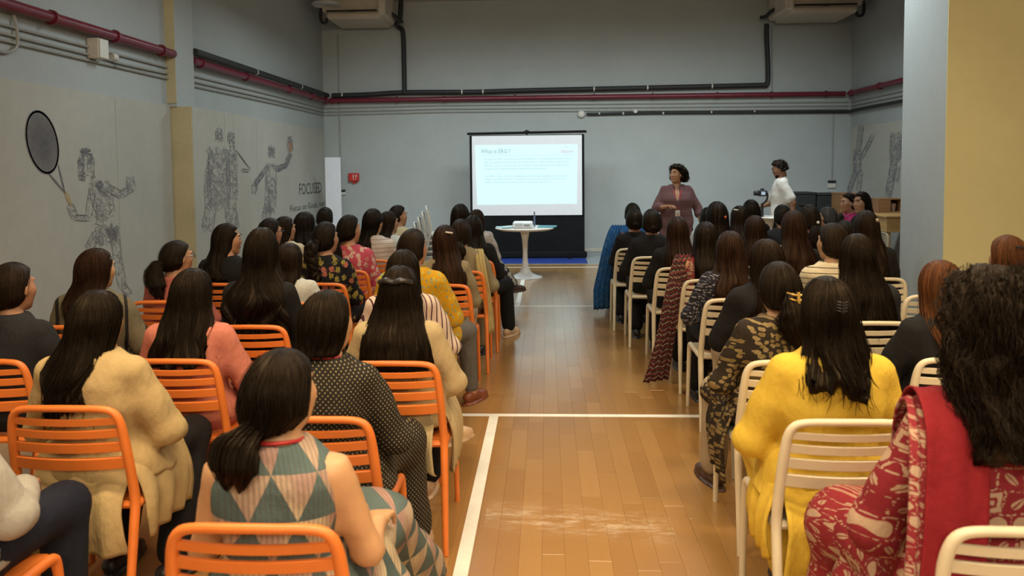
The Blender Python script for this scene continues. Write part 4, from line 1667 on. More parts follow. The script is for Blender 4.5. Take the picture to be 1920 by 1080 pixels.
def loft_hair(H, rng, length, width=1.0, wave=.006, wf=26, strands=0, puff=0.0, curl=0.0, n=72, blunt=.03, front=0.0, taper=.8, side=0.0, part=0.0, spread=1.0, thick=1.0):
    """hair falling from the crown; length below the head centre"""
    phi = np.linspace(0, 2 * PI, n, endpoint=False)
    rx, ryb, rz = (.090 + puff) * 1.0, .112 + puff, .128 + puff * .6
    rows = []
    th = np.linspace(.06, PI / 2, 13)
    for t in th:
        z = rz * math.cos(t)
        rr = math.sin(t)
        yf_full = (.098 + puff * .5) * rr
        hl = np.interp(z, [-.01, .0, .03, .06, .085, .105, .2], [.018, .022, .036, .054, .072, .088, .3]) + (front if z < .05 else 0)
        rows.append((z, rx * rr, -ryb * rr - .002, min(yf_full, hl), 0.0))
    fall = max(4, int(length / .016))
    for k in range(1, fall + 1):
        d = length * k / fall
        s = k / fall
        a = np.interp(d, [0, .08, .16, .24, .34, .6], [rx, rx + .006, rx + .020 * spread, rx + .034 * spread, rx + .038 * spread, rx + .03 * spread]) * (1 - (1 - taper) * max(0, (s - .55) / .45))
        yb = np.interp(d, [0, .07, .14, .20, .28, .40, .6], [-ryb - .002, -ryb - .004, -ryb - .034, -.186 - puff * .6, -.202 - puff * .4, -.204, -.198])
        yf = np.interp(d, [0, .06, .10, .16, .24, .4, .6], [.02 + front, .006 + front, -.02 + front, -.06 + front * .8, -.085 + front * .6, -.085, -.08])
        yb = yf + (yb - yf) * (thick if d > .15 else 1)
        rows.append((-d, a * width if d > .05 else a * (1 + (width - 1) * d / .05), yb, yf, d))
    R = np.array(rows)
    m = len(R)
    ph = [(rng.uniform(0, 6.28), rng.uniform(.8, 1.2)) for _ in range(8)]
    q = phi[None, :]
    d = R[:, 4][:, None]
    z = R[:, 0][:, None] + 0 * q
    ragged = blunt * (np.sin(3 * q + ph[0][0]) * .4 + np.sin(9 * q + ph[1][0]) * .35 + np.sin(21 * q + ph[2][0]) * .3 + np.sin(37 * q + ph[3][0]) * .25)
    cq, sq = np.cos(q), np.sin(q)
    # groove clumps
    tw = 1.5 * np.sin(d * 9 + ph[5][0])
    amt = np.clip(.25 + d / .25, .25, 1.2)
    g = amt * (.0035 * np.sin(11 * q + ph[3][0] + tw) + .0030 * np.sin(23 * q + ph[4][0] + tw * 1.7) + .0018 * np.sin(41 * q + ph[6][0] + tw))
    a = R[:, 1][:, None] + g
    ym = (R[:, 2] * .35 + R[:, 3] * .65)[:, None]
    ym = np.minimum(ym, 0)
    by = np.where(cq > 0, (ym - R[:, 2][:, None]) + g, (R[:, 3][:, None] - ym))
    X = a * np.sign(sq) * np.abs(sq) ** .9
    Y = ym - by * np.sign(cq) * np.abs(cq) ** .9
    Z = z + ragged * np.clip(d / length, 0, 1) ** 2 * (1 if length > .12 else .3)
    wv = wave * np.clip(d / .18, 0, 1.6)
    X = X + wv * np.sin(wf * d + 2.2 * np.sin(2 * q + ph[1][0]) + ph[2][0]) + side * np.clip(d / .3, 0, 1)
    Y = Y + wv * .6 * np.cos(wf * d * .9 + 3 * np.sin(q * 2 + ph[4][0])) * (cq > -.2)
    if part:      # parting line along the crown
        Z = Z - .006 * np.exp(-(X / .006) ** 2) * (d == 0)
    if curl:
        def bn(A, B, C_, f):
            return np.sin(f * A + ph[0][0]) * np.sin(f * B + ph[1][0]) * np.sin(f * C_ + ph[2][0])
        X0, Y0, Z0 = X.copy(), Y.copy(), Z.copy()
        w = curl * (bn(X0, Y0, Z0, 70) + .7 * bn(Y0, Z0, X0, 120) + .5 * bn(Z0, X0, Y0, 190))
        out = np.where((Y0 > .0) & (np.abs(X0) < .07) & (Z0 < .08), 0, 1)
        rad = np.sqrt(X0 ** 2 + (Y0 + .02) ** 2) + 1e-6
        X, Y, Z = X0 + w * out * X0 / rad, Y0 + w * out * (Y0 + .02) / rad, Z0 + w * out * .6
    P = np.stack([X, Y, Z], -1)
    # close the ends
    top = P[:1].mean(1, keepdims=True) + np.array([0, 0, .001])
    top = np.repeat(top, n, 1)
    e1 = P[-1:].mean(1, keepdims=True) * .45 + P[-1:] * .55 + np.array([0, 0, -.012 if length > .12 else 0.002])
    e2 = np.repeat(P[-1:].mean(1, keepdims=True), n, 1) + np.array([0, 0, .02])
    P2 = np.concatenate([top, P, e1, e2])
    H.grid(P2)
    # loose strands over the surface
    for k in range(strands):
        f0 = rng.gauss(0, 1.0)
        f0 = max(-2.1, min(2.1, f0))
        i0 = rng.randint(3, 11)
        i1 = min(m - 1, int(m * rng.uniform(.75, 1.0)))
        if i1 - i0 < 4:
            continue
        ii = np.arange(i0, i1 + 1, 2)
        fi = ((f0 + .10 * np.sin(np.linspace(0, rng.uniform(1, 4), len(ii)) + rng.uniform(0, 6))) / (2 * PI) * n) % n
        j = fi.astype(int) % n
        fr = (fi - fi.astype(int))[:, None]
        Q = P[ii, j] * (1 - fr) + P[ii, (j + 1) % n] * fr
        nrm = Q - np.array([0, -.03, 0]) * 1.0
        nrm[:, 2] = np.where(ii < 13, nrm[:, 2], 0)
        nrm /= np.linalg.norm(nrm, axis=1)[:, None] + 1e-9
        lift = (rng.uniform(.0005, .004) if rng.random() < .85 else rng.uniform(.004, .011)) * np.linspace(.3, 1.2, len(ii))[:, None]
        Q = Q + nrm * lift
        if curl:
            tt = np.linspace(0, 1, len(ii))
            w0 = rng.uniform(0, 6)
            Q = Q + nrm * (.006 + .012 * np.sin(tt * 26 + w0))[:, None] + np.stack([.010 * np.cos(tt * 26 + w0), 0 * tt, .004 * np.sin(tt * 31)], -1)
        if rng.random() < .35 and i1 > m - 6 and length > .15 and not curl:
            e, dx = rng.uniform(.02, .075), rng.uniform(-.028, .028)
            tt = np.linspace(.25, 1, 4)[:, None]
            Q = np.concatenate([Q, Q[-1:] + np.concatenate([dx * tt ** 2, -.006 * tt, -e * tt], 1)])
        r = np.full(len(Q), rng.uniform(.0006, .0016))
        r[-1] *= .3
        H.strand(Q, r, rng.uniform(0, 1))


def tube_hair(H, rng, pts, rad, strands=0, n=28, flat=.75, ragged=.02, curl=0.0):
    P = smooth_path(pts, 6)
    m = len(P)
    r = np.interp(np.linspace(0, 1, m), np.linspace(0, 1, len(rad)), rad)
    V, F = tube_geo(P, r, n, False, 1.0)
    V = V.reshape(m, n, 3)
    q = np.linspace(0, 2 * PI, n, endpoint=False)[None, :, None]
    t = np.linspace(0, 1, m)[:, None, None]
    c = P[:, None]
    p0, p1 = rng.uniform(0, 6), rng.uniform(0, 6)
    g = 1 + .10 * np.sin(5 * q + p0 + 2 * t) + .07 * np.sin(11 * q + p1 - 3 * t)
    W = c + (V - c) * g * np.array([1, flat, 1])
    W[..., 2] += ragged * np.sin(4 * q[..., 0] + p1) * (t[..., 0] > .85)
    if curl:
        W += curl * np.sin(90 * W[..., [1, 2, 0]] + p0) * np.sin(60 * W[..., [2, 0, 1]] + p1)
    a0 = np.repeat(P[:1][:, None], n, 1)
    a1 = np.repeat(P[-1:][:, None], n, 1)
    H.grid(np.concatenate([a0, W, a1]))
    for k in range(strands):
        f = rng.uniform(0, n)
        i1 = int(m * rng.uniform(.7, 1.0))
        ii = np.arange(0, i1)
        if len(ii) < 4:
            continue
        jj = (f + 1.5 * np.sin(np.linspace(0, 2, len(ii)))).astype(int) % n
        Q = c[ii, 0] + (W[ii, jj] - c[ii, 0]) * rng.uniform(1.0, 1.12)
        H.strand(Q, rng.uniform(.0005, .0013), rng.uniform(0, 1))


def make_hair(spec, rng, quality):
    """spec: dict(style=..., ...). Returns list of (name, geo, matname or material)"""
    H = Hair()
    ns = {3: 600, 2: 240, 1: 50, 0: 0}[quality]
    nn = {3: 120, 2: 88, 1: 64, 0: 48}[quality]
    st = spec['style']
    extra = []
    kw = {k: v for k, v in spec.items() if k in ('width', 'wave', 'wf', 'puff', 'curl', 'blunt', 'front', 'taper', 'side', 'part', 'spread', 'thick')}
    if st == 'long':
        loft_hair(H, rng, spec.get('len', .34), strands=ns, n=nn, part=spec.get('part', 1), front=spec.get('front', .024), **{k: v for k, v in kw.items() if k not in ('part', 'front')})
    elif st == 'curly':
        loft_hair(H, rng, spec.get('len', .2), strands=int(ns * 1.6), n=nn, **kw)
    elif st in ('short', 'bob', 'crop'):
        loft_hair(H, rng, spec.get('len', .09), strands=ns // 2, n=nn, blunt=.012, **{k: v for k, v in kw.items() if k != 'blunt'})
    elif st in ('pony', 'lowpony', 'bun', 'braid', 'halfup'):
        if st == 'halfup':
            loft_hair(H, rng, spec.get('len', .3), strands=ns, n=nn, **kw)
        else:
            loft_hair(H, rng, .085, strands=ns // 3, n=nn, taper=.62, blunt=.006, wave=0, spread=.2)
        tie = {'pony': (0, -.125, -.01), 'lowpony': (0, -.118, -.085), 'bun': (0, -.125, -.03), 'braid': (0, -.118, -.08), 'halfup': (0, -.130, .045)}[st]
        tie = np.array(spec.get('tie', tie), float)
        L = spec.get('tail', .25)
        sx = spec.get('tailx', 0.0)
        if st in ('pony', 'lowpony'):
            pts = [tie + (0, .02, .01), tie + (0, -.022, -.005), tie + (sx * .3, -.042, -.22 * L), tie + (sx * .7, -.056, -.6 * L), tie + (sx, -.060, -L)]
            w = spec.get('tailw', .045)
            tube_hair(H, rng, pts, [w * .55, w * .75, w * 1.05, w * 1.1, w * .45], ns // 2, curl=spec.get('tcurl', 0))
        elif st == 'braid':
            pts = [tie + (0, .02, .01), tie + (sx * .2, -.03, -.04), tie + (sx * .6, -.05, -.14), tie + (sx, -.06, -L)]
            for b0 in (0, 2.1, 4.2):
                Q = smooth_path(pts, 14)
                tt = np.linspace(0, 1, len(Q))
                w = spec.get('tailw', .03)
                Q = Q + np.stack([w * .6 * np.sin(tt * L * 70 + b0), w * .3 * np.cos(tt * L * 140 + b0), 0 * tt], -1)
                tube_hair(H, rng, Q[::3], [w * .7, w * .8, w * .7, w * .3], 0, 12)
        elif st == 'bun':
            br = spec.get('bun', .045)
            pts = [tie + (br * .7 * math.cos(a), -.012 * a / 6 - .01, br * .7 * math.sin(a)) for a in np.linspace(0, 9, 12)]
            tube_hair(H, rng, pts, [br * .5, br * .65, br * .6, br * .35], ns // 3, 16)
        extra.append(('tie', tie))
    return H.geo(), extra

# ------------------------------------------------------------------ fabrics
C = {
    'patch': cloth('patchwork_triangles', triangles([(.075, .125, .125), (.12, .165, .155)], [(.62, .51, .33), (.38, .23, .19)], .125)),
    'beige': solid('beige_linen', (.50, .36, .165)),
    'beige2': solid('beige_cotton', (.50, .38, .20)),
    'polka': cloth('black_polka_dot', dots((.020, .017, .013), (.34, .27, .14), 72, .19)),
    'black': solid('black_fabric', (.012, .011, .011)),
    'charcoal': solid('charcoal_fabric', (.022, .022, .024)),
    'navy': solid('navy_fabric', (.014, .017, .03)),
    'pink': solid('salmon_knit', (.60, .20, .135)),
    'khakistripe': cloth('khaki_striped', stripes((.17, .145, .09), (.02, .02, .018), .13, .16, 0, .03)),
    'pinstripe': cloth('cream_wine_stripe', stripes((.70, .56, .44), (.09, .03, .055), .036, .24, 0)),
    'rose': solid('dusty_red_cotton', (.42, .12, .09)),
    'white': solid('white_cotton', (.56, .57, .52)),
    'mustard': cloth('mustard_floral', floral((.62, .33, .012), [(.40, .42, .16), (.60, .48, .08), (.28, .34, .20)], 30, .26)),
    'blackfloral': cloth('black_floral', floral((.012, .011, .015), [(.30, .24, .05), (.42, .13, .09), (.18, .16, .04)], 17, .34)),
    'pinkfloral': cloth('pink_floral', floral((.55, .085, .13), [(.72, .42, .36), (.62, .25, .22), (.75, .55, .45)], 19, .34)),
    'cream': solid('cream_cotton', (.66, .55, .34)),
    'thinstripe': cloth('white_thin_stripe', stripes((.62, .54, .47), (.34, .24, .20), .04, .14, 1, .02)),
    'olive': solid('khaki_jacket', (.29, .235, .135)),
    'paleyellow': solid('pale_yellow_silk', (.52, .41, .18)),
    'lightprint': cloth('light_print', floral((.58, .52, .46), [(.35, .28, .26), (.45, .35, .30)], 40, .22)),
    'grey': solid('grey_cotton', (.40, .38, .33)),
    'greyleg': solid('grey_leggings', (.14, .13, .115)),
    'yellow': solid('bright_yellow_kurta', (.74, .50, .06)),
    'redprint': cloth('red_block_print', block_print((.25, .022, .032), (.50, .34, .23), .058)),
    'redprint2': cloth('red_small_block_print', block_print((.25, .024, .032), (.46, .31, .21), .036)),
    'redplain': solid('crimson_stole', (.235, .012, .017)),
    'goldprint': cloth('dark_gold_block_print', floral((.030, .021, .014), [(.27, .19, .075), (.22, .155, .055), (.30, .22, .10)], 40, .34)),
    'sequin': cloth('dark_sequin', floral((.018, .018, .024), [(.20, .20, .24), (.10, .10, .14), (.3, .3, .33)], 70, .3)),
    'creamstripe': cloth('cream_dark_stripe', stripes((.66, .57, .39), (.12, .09, .06), .034, .16, 1)),
    'bluesari': cloth('blue_sari', floral((.025, .115, .30), [(.05, .16, .34), (.03, .09, .22)], 22, .3)),
    'orangeborder': cloth('orange_border', floral((.42, .085, .02), [(.05, .05, .12), (.5, .2, .05)], 26, .35)),
    'bluewhite': cloth('blue_white_print', floral((.60, .62, .66), [(.05, .10, .32), (.08, .14, .38)], 16, .36)),
    'hotpink': cloth('hot_pink_print', floral((.60, .045, .19), [(.70, .20, .36), (.45, .03, .13)], 26, .3)),
    'maroon': cloth('maroon_woven', stripes((.205, .108, .105), (.11, .045, .047), .022, .4, 1, .01)),
    'shirtwhite': solid('white_shirt', (.70, .66, .60)),
    'denim': solid('dark_denim', (.03, .04, .06)),
    'stole': cloth('banded_stole', bands([(.020, .017, .016), (.30, .035, .04), (.020, .017, .016), (.42, .34, .24), (.20, .03, .035), (.03, .03, .03), (.34, .06, .06), (.25, .21, .16)], .085)),
    'blackprint': cloth('black_white_print', floral((.020, .018, .018), [(.50, .46, .38), (.4, .36, .3)], 16, .42)),
    'tanpant': solid('tan_trousers', (.40, .32, .21)),
}
SHOEM = {'black': plain('shoe_black', (.015, .014, .014), .4), 'brown': plain('shoe_brown', (.20, .055, .022), .4), 'tan': plain('shoe_tan', (.5, .33, .19), .45), 'dark': plain('shoe_dark_brown', (.06, .03, .02), .45)}
M_EYE = plain('eye_white', (.5, .45, .4), .4, .02)
M_IRIS = plain('iris_dark', (.02, .012, .008), .2, .05)
M_LIP = plain('lip', (.33, .10, .085), .45, .05)
M_GOLD = plain('gold_metal', (.75, .48, .12), .3, .1, metal=.6)
M_CLIPBLK = plain('clip_black', (.02, .018, .018), .3)
M_PEARL = plain('clip_pearl', (.72, .66, .55), .3)
M_REDBAND = plain('red_band', (.42, .02, .02), .5)


def stretch(V, k, wid=1.0):
    V = V.copy()
    z = V[:, 2]
    w = 1 + (wid - 1) * np.clip((1.01 - z) / .10, 0, 1)
    V[:, 0] *= w
    V[:, 1] += -(wid - 1) * .03 * np.clip((1.0 - z) / .10, 0, 1) * (V[:, 1] < 0) * 0
    V[:, 2] = np.where(z > .45, .45 + (z - .45) * k, z)
    return V


def head_to_local(V, hyaw, hpit):
    Vp = V @ rotx(hpit).T
    f = np.interp(V[:, 2], [-.30, -.10], [.25, 1.0])
    a = hyaw * f
    c, s = np.cos(a), np.sin(a)
    wgt = np.interp(V[:, 2], [-.25, -.08], [0, 1])[:, None]
    Vq = Vp * wgt + V * (1 - wgt)
    return np.stack([c * Vq[:, 0] - s * Vq[:, 1], s * Vq[:, 0] + c * Vq[:, 1], Vq[:, 2]], -1) + HC


def face_parts(root, tf, eyes_open=True):
    """eyes, brows and lips; tf maps head coordinates to root coordinates"""
    for s in (-1, 1):
        e = obj('eye', new_mesh('eye', tf(sphere_geo((s * .031, .0785, .011), (.0125, .0105, .0062))[0]), sphere_geo((0, 0, 0), 1)[1]), M_EYE, root)
        obj('iris', new_mesh('iris', tf(sphere_geo((s * .031, .0865, .011), (.0060, .0040, .0058))[0]), sphere_geo((0, 0, 0), 1)[1]), M_IRIS, e)
        P = smooth_path([(s * .014, .099, .034), (s * .031, .099, .040), (s * .050, .086, .034)], 4)
        V, F = tube_geo(P, .0024, 6)
        obj('eyebrow', new_mesh('eyebrow', tf(V), F), M_IRIS, root)
    V, F = sphere_geo((0, .086, -.061), (.021, .010, .009))
    obj('lips', new_mesh('lips', tf(V), F), M_LIP, root)


def sphere_geo(c, r, n=12, m=8):
    r = np.ones(3) * np.array(r)
    th = np.linspace(.001, PI - .001, m)
    ph = np.linspace(0, 2 * PI, n, endpoint=False)
    P = np.stack([np.outer(np.sin(th), np.cos(ph)), np.outer(np.sin(th), np.sin(ph)), np.repeat(np.cos(th)[:, None], n, 1)], -1)
    return P.reshape(-1, 3) * r + np.array(c), grid_faces(m, n)


def strip_geo(path, across, widths, folds=5, amp=.012, thick=.004, per=6, seed=0, nw=25):
    """cloth hanging along a path; across = unit directions of the width at each path point"""
    P = smooth_path(path, per)
    A = smooth_path(across, per)
    A /= np.linalg.norm(A, axis=1)[:, None]
    W = np.interp(np.linspace(0, 1, len(P)), np.linspace(0, 1, len(widths)), widths)
    T = np.gradient(P, axis=0)
    T /= np.linalg.norm(T, axis=1)[:, None] + 1e-9
    Nn = np.cross(T, A)
    Nn /= np.linalg.norm(Nn, axis=1)[:, None] + 1e-9
    u = np.linspace(-1, 1, nw)
    t = np.linspace(0, 1, len(P))
    off = amp * np.sin(folds * PI * (u[None] + .08 * np.sin(4 * t[:, None] + seed)) + seed) * (.4 + .6 * t[:, None])
    G = P[:, None] + A[:, None] * (u[None, :, None] * W[:, None, None] / 2) + Nn[:, None] * off[..., None]
    top, bot = G + Nn[:, None] * thick / 2, G - Nn[:, None] * thick / 2
    m, n = len(P), nw
    V = np.concatenate([top.reshape(-1, 3), bot.reshape(-1, 3)])
    f = grid_faces(m, n, False)
    q = m * n
    F = [f[:, ::-1], f + q]
    e = []
    for i in range(m - 1):
        e += [[i * n, (i + 1) * n, q + (i + 1) * n, q + i * n], [i * n + n - 1, q + i * n + n - 1, q + (i + 1) * n + n - 1, (i + 1) * n + n - 1]]
    for j in range(n - 1):
        e += [[j, q + j, q + j + 1, j + 1], [(m - 1) * n + j, (m - 1) * n + j + 1, q + (m - 1) * n + j + 1, q + (m - 1) * n + j]]
    return V, np.concatenate(F + [np.array(e)])


SEED = [100]


def seated(X, Y, ztop, label, who, hair=None, hc='black', top='black', sleeve='long', infl=.014, hem='hip', bot='black', botkind='trousers',
           hyaw=0.0, hpit=0.0, yaw=0.0, arms='lap', legs='straight', wid=1.0, q=None, skin='mid', shoe='black', chair='orange', face=False, clip=None,
           cloths=(), glasses=False, group='seated audience', lanyard=False):
    SEED[0] += 1
    rng = random.Random(SEED[0])
    if q is None:
        q = 3 if Y < 2.9 else 2 if Y < 4.5 else 1 if Y < 8 else 0
    res = {3: .0125, 2: .015, 1: .019, 0: .022}[q]
    k = (ztop - .45) / .80
    ox, oy = -math.sin(yaw) * .02, math.cos(yaw) * .02
    loc = (X + ox, Y + oy, 0)
    root = tag(empty('person', loc, yaw), label, 'person', group)
    V, F = body_geo(arms, legs, hyaw, hpit, max(res, .022), face)
    obj('body', new_mesh('body', stretch(V, k, wid), F), SKIN[skin], root)
    V, F = bottoms_geo(legs, botkind, max(res, .021))
    obj('trousers' if botkind != 'skirt' else 'skirt', new_mesh('bottoms', stretch(V, k, wid), F), C[bot], root)
    V, F = top_geo(arms, sleeve, infl, hem, legs, res, SEED[0] % 4 if q < 2 else SEED[0])
    obj({'hip': 'top', 'lap': 'kurta', 'knee': 'kurta', 'tail': 'jacket'}[hem], new_mesh('top', stretch(V, k, wid), F), C[top], root)
    for leg in legs_pose(legs):
        a = leg['ankle']
        o = obj('shoe', SHOE_ME, SHOEM[shoe], root, (a[0] * wid, a[1] - .01, a[2] - .082), leg['toe'])
        o.rotation_euler = (0, 0, leg['toe'])
    hair = hair or dict(style='long')
    (HV, HF, HU), extra = make_hair(hair, rng, q)
    tf0 = lambda v: stretch(head_to_local(np.asarray(v, float), hyaw, hpit), k, 1.0)
    ho = obj('hair', new_mesh('hair', tf0(HV), HF, True, HU), HAIR[hc], root)
    tie = dict(extra).get('tie')
    if tie is not None and hair['style'] in ('pony', 'lowpony') and clip is None:
        V, F = tube_geo([tie + (0, -.012, .0), tie + (0, -.024, -.006)], hair.get('tailw', .045) * .62, 12)
        obj('hair_tie', new_mesh('hair_tie', tf0(V), F), M_CLIPBLK, ho)
    if clip:
        kind, pos, col = clip
        pos = np.array(pos, float)
        mb = MB()
        if kind in ('claw', 'claw_small'):
            for s in (-1, 1):
                for j in range(4):
                    z0 = -.030 + j * .018
                    mb.tube(smooth_path([pos + (s * .004, -.012, z0), pos + (s * .020, -.012, z0 + .004), pos + (s * .030, .008, z0 + .006)], 4), .0032, 6)
            mb.tube(smooth_path([pos + (0, -.014, -.038), pos + (0, -.018, 0), pos + (0, -.014, .036)], 4), .005, 6)
        elif kind == 'bow':
            for s in (-1, 1):
                mb.tube(smooth_path([pos + (0, -.004, 0), pos + (s * .035, -.004, .010), pos + (s * .065, .016, .0), pos + (s * .068, .03, -.004)], 5), [.011] + [.014] * 5 + [.012] * 10, 8)
        elif kind == 'bar':
            mb.box(pos, (.055, .008, .012), .003, Matrix.Rotation(.15, 4, 'Y'))
        elif kind == 'pin':
            mb.add(*sphere_geo(pos, .014))
        o = mb.mesh('hair_clip', True)
        co = np.array([v.co[:] for v in o.vertices])
        co = pos + (co - pos) * {'claw': 1.3, 'claw_small': .55}.get(kind, 1.0)
        co = tf0(co)
        o.vertices.foreach_set('co', co.astype(np.float32).ravel())
        o.update()
        obj('hair_clip', o, col, ho)
    if glasses:
        g = MB()
        for s in (-1, 1):
            g.tube(smooth_path([(s * .031 + .022 * math.cos(a), .104 - .008 * math.cos(a) * s, .008 + .018 * math.sin(a)) for a in np.linspace(0, 2 * PI, 13)], 2), .0018, 6)
            g.tube([(s * .055, .10, .012), (s * .078, .02, .012), (s * .080, -.02, .0)], .0018, 6)
        g.tube([(-.009, .110, .012), (.009, .110, .012)], .0018, 6)
        me = g.mesh('glasses', True)
        co = tf0(np.array([v.co[:] for v in me.vertices]))
        me.vertices.foreach_set('co', co.astype(np.float32).ravel())
        me.update()
        obj('glasses', me, M_CLIPBLK, root)
    if lanyard:
        P = [(.060 * math.cos(a), -.060 + .062 * math.sin(a), .998 + .010 * math.sin(a)) for a in np.linspace(-.2, PI + .2, 14)]
        P = [(.062 * math.cos(a), -.058 + .064 * math.sin(a), 1.002 - .012 * math.sin(a)) for a in np.linspace(0, 2 * PI, 25)]
        V, F = tube_geo(P, .006, 6, False)
        obj('lanyard', new_mesh('lanyard', stretch(V, k), F), M_REDBAND, root)
    if face:
        face_parts(root, tf0)
    for (nm, geo, mat) in cloths:
        obj(nm, new_mesh(nm, stretch(geo[0], k, 1.0), geo[1]), C[mat], root)
    if chair:
        m = M_ORANGE if chair == 'orange' else M_CREAM
        make_chair(loc, yaw, m, ('orange' if chair == 'orange' else 'cream') + ' slatted plastic chair under ' + who, chair + ' chairs in rows')
    return root


LONG = lambda L=.34, **k: dict(style='long', len=L, **k)
AX, AY = (1, 0, 0), (0, 1, 0)


def coat_tail(w=.36, z1=.27, seed=0):
    return strip_geo([(0, -.150, .60), (0, -.172, .53), (0, -.215, .475), (0, -.232, .42), (0, -.235, .34), (0, -.228, z1)], [AX] * 6, [w * .9, w, w, w, w * 1.05, w * 1.1], 3, .014, .006, 5, seed)


def side_drape(sg, z1=.30, y0=-.02, w=.30, seed=0, x1=.245):
    return strip_geo([(sg * .15, y0, .60), (sg * .205, y0, .55), (sg * .240, y0, .46), (sg * x1, y0, .38), (sg * (x1 - .01), y0, z1)], [AY] * 5, [w * .8, w, w, w, w * .9], 3, .012, .006, 5, seed)


# ---- left block, orange chairs, nearest row first
seated(-.69, 1.92, 1.178, 'woman with low ponytail in sleeveless patchwork triangle dress', 'the woman in the patchwork dress',
       hair=dict(style='lowpony', tie=(-.020, -.110, -.085), tail=.11, tailw=.050, tailx=-.02), hc='soft', top='patch', sleeve='none', infl=.012, hem='knee', bot='patch', botkind='skirt',
       arms='down', legs='stretch_r', wid=1.035, skin='fair', hyaw=-.25, lanyard=True,
       cloths=[('dress_drape', side_drape(1, .12, .12, .34, 1, .27), 'patch')])
seated(-1.76, 2.03, 1.22, 'person in pale grey sleeve and navy trousers cut off at the left edge', 'the person cut off at the left edge',
       hair=LONG(.3), top='grey', bot='navy', arms='wide', legs='straight', infl=.02)
seated(-1.70, 2.78, 1.195, 'woman in beige linen jacket with long black hair hanging left', 'the woman in the beige linen jacket',
       hair=LONG(.31, side=-.035, wave=.016, wf=16, taper=.55, blunt=.06, width=.95), hc='soft', top='beige', infl=.024, hem='tail', bot='black', arms='wide', legs='back_r', wid=1.042,
       cloths=[('coat_tail', coat_tail(.36, .27, 2), 'beige'), ('coat_side', side_drape(1, .30, .02, .36, 3), 'beige')])
seated(-.79, 2.68, 1.208, 'woman in black polka dot dress with hair tied low', 'the woman in the polka dot dress',
       hair=dict(style='short', len=.105, width=.9), hc='soft', top='polka', sleeve='elbow', infl=.016, hem='knee', bot='polka', botkind='skirt', arms='wide', legs='spread_s', wid=1.0, skin='fair', shoe='tan', hyaw=-.3, lanyard=True)
seated(-2.49, 3.42, 1.222, 'woman in black jacket with dark hair tied back at the left edge', 'the woman in black at the left edge',
       hair=dict(style='lowpony', tail=.20, tailw=.045), hc='brown', top='charcoal', infl=.02, bot='black', hyaw=-.25, wid=1.018)
seated(-1.64, 3.43, 1.190, 'woman in salmon pink sweater with long dark hair', 'the woman in the salmon sweater',
       hair=LONG(.31, wave=.014, wf=22, blunt=.05, spread=1.5), hc='soft', top='pink', infl=.018, bot='rose', arms='wide', wid=1.018, skin='fair')
seated(-.67, 3.40, 1.203, 'woman in beige coat with long blunt hair and black bow clip', 'the woman with the black bow clip',
       hair=LONG(.335, blunt=.014, taper=1.0, width=1.12, wave=.005, wf=14, spread=1.3, thick=1.1), hc='soft', top='beige2', infl=.02, hem='tail', bot='black', arms='wide', legs='cross_f', shoe='tan', wid=1.007,
       clip=('bow', (0, -.120, .062), M_CLIPBLK), cloths=[('coat_tail', coat_tail(.34, .33, 4), 'beige2'), ('coat_side', side_drape(1, .27, .05, .30, 5), 'beige2')])
seated(-2.52, 4.13, 1.213, 'woman with auburn hair in khaki striped jacket by the mural', 'the woman in the khaki striped jacket',
       hair=LONG(.26, wave=.012, wf=30, spread=.8), hc='red', top='khakistripe', infl=.022, bot='black', hyaw=-.35, wid=1.052, arms='wide', skin='fair')
seated(-1.58, 4.14, 1.323, 'tall woman in black with very long wavy dark hair', 'the tall woman with very long wavy hair',
       hair=LONG(.44, wave=.020, wf=28, spread=1.9, blunt=.05, taper=.95), hc='soft', top='black', bot='black', wid=1.018)
seated(-.79, 4.13, 1.197, 'woman with shoulder length hair in cream and wine striped shirt', 'the woman in the striped shirt',
       hair=LONG(.20, blunt=.01, wave=.002, taper=1, part=1), hc='soft', top='pinstripe', infl=.020, bot='black', arms='wide', wid=1.028)
seated(-2.43, 4.88, 1.182, 'woman with glasses and fluffy ponytail in dusty red top by the mural', 'the woman with glasses and ponytail',
       hair=dict(style='pony', tie=(0, -.118, -.05), tail=.20, tailw=.062, tcurl=.004), hc='black', top='rose', bot='black', hyaw=-.6, glasses=True, face=True)
seated(-1.67, 4.84, 1.167, 'woman in white t-shirt with straight shoulder length hair', 'the woman in the white t-shirt',
       hair=LONG(.22, blunt=.012, wave=.002, spread=.5), hc='brown', top='white', sleeve='short', infl=.016, bot='denim', wid=1.018, hyaw=-.15)
seated(-.86, 4.84, 1.254, 'woman in mustard floral kurta and grey leggings sitting on the aisle', 'the woman in the mustard floral kurta',
       hair=dict(style='pony', tie=(-.02, -.118, -.045), tail=.16, tailw=.042), hc='brown', top='mustard', infl=.022, hem='lap', bot='greyleg', botkind='leggings', arms='wide', legs='spread_r', wid=1.077, shoe='brown', hyaw=-.45,
       cloths=[('kurta_drape', side_drape(1, .36, -.02, .30, 6), 'mustard')])
seated(-2.40, 5.60, 1.243, 'woman in black with long hair turned to the right beside the tan pilaster', 'the woman turned to the right by the pilaster',
       hair=LONG(.28, wave=.006, front=.03), hc='black', top='black', hyaw=-1.05, face=True, bot='black', infl=.02)
seated(-1.65, 5.60, 1.249, 'woman in black floral top with thick wavy braid', 'the woman in the black floral top',
       hair=dict(style='braid', tail=.30, tailw=.045, tie=(-.01, -.118, -.03)), hc='black', top='blackfloral', infl=.016, bot='black', hyaw=-.45, wid=1.028)
seated(-.75, 5.53, 1.225, 'woman with very long straight auburn brown hair and pearl hair clip', 'the woman with the pearl hair clip',
       hair=LONG(.43, blunt=.03, wave=.003, side=.05, taper=.8, spread=.9), hc='red', top='olive', infl=.016, bot='tanpant', clip=('bar', (.045, -.098, .075), M_PEARL))
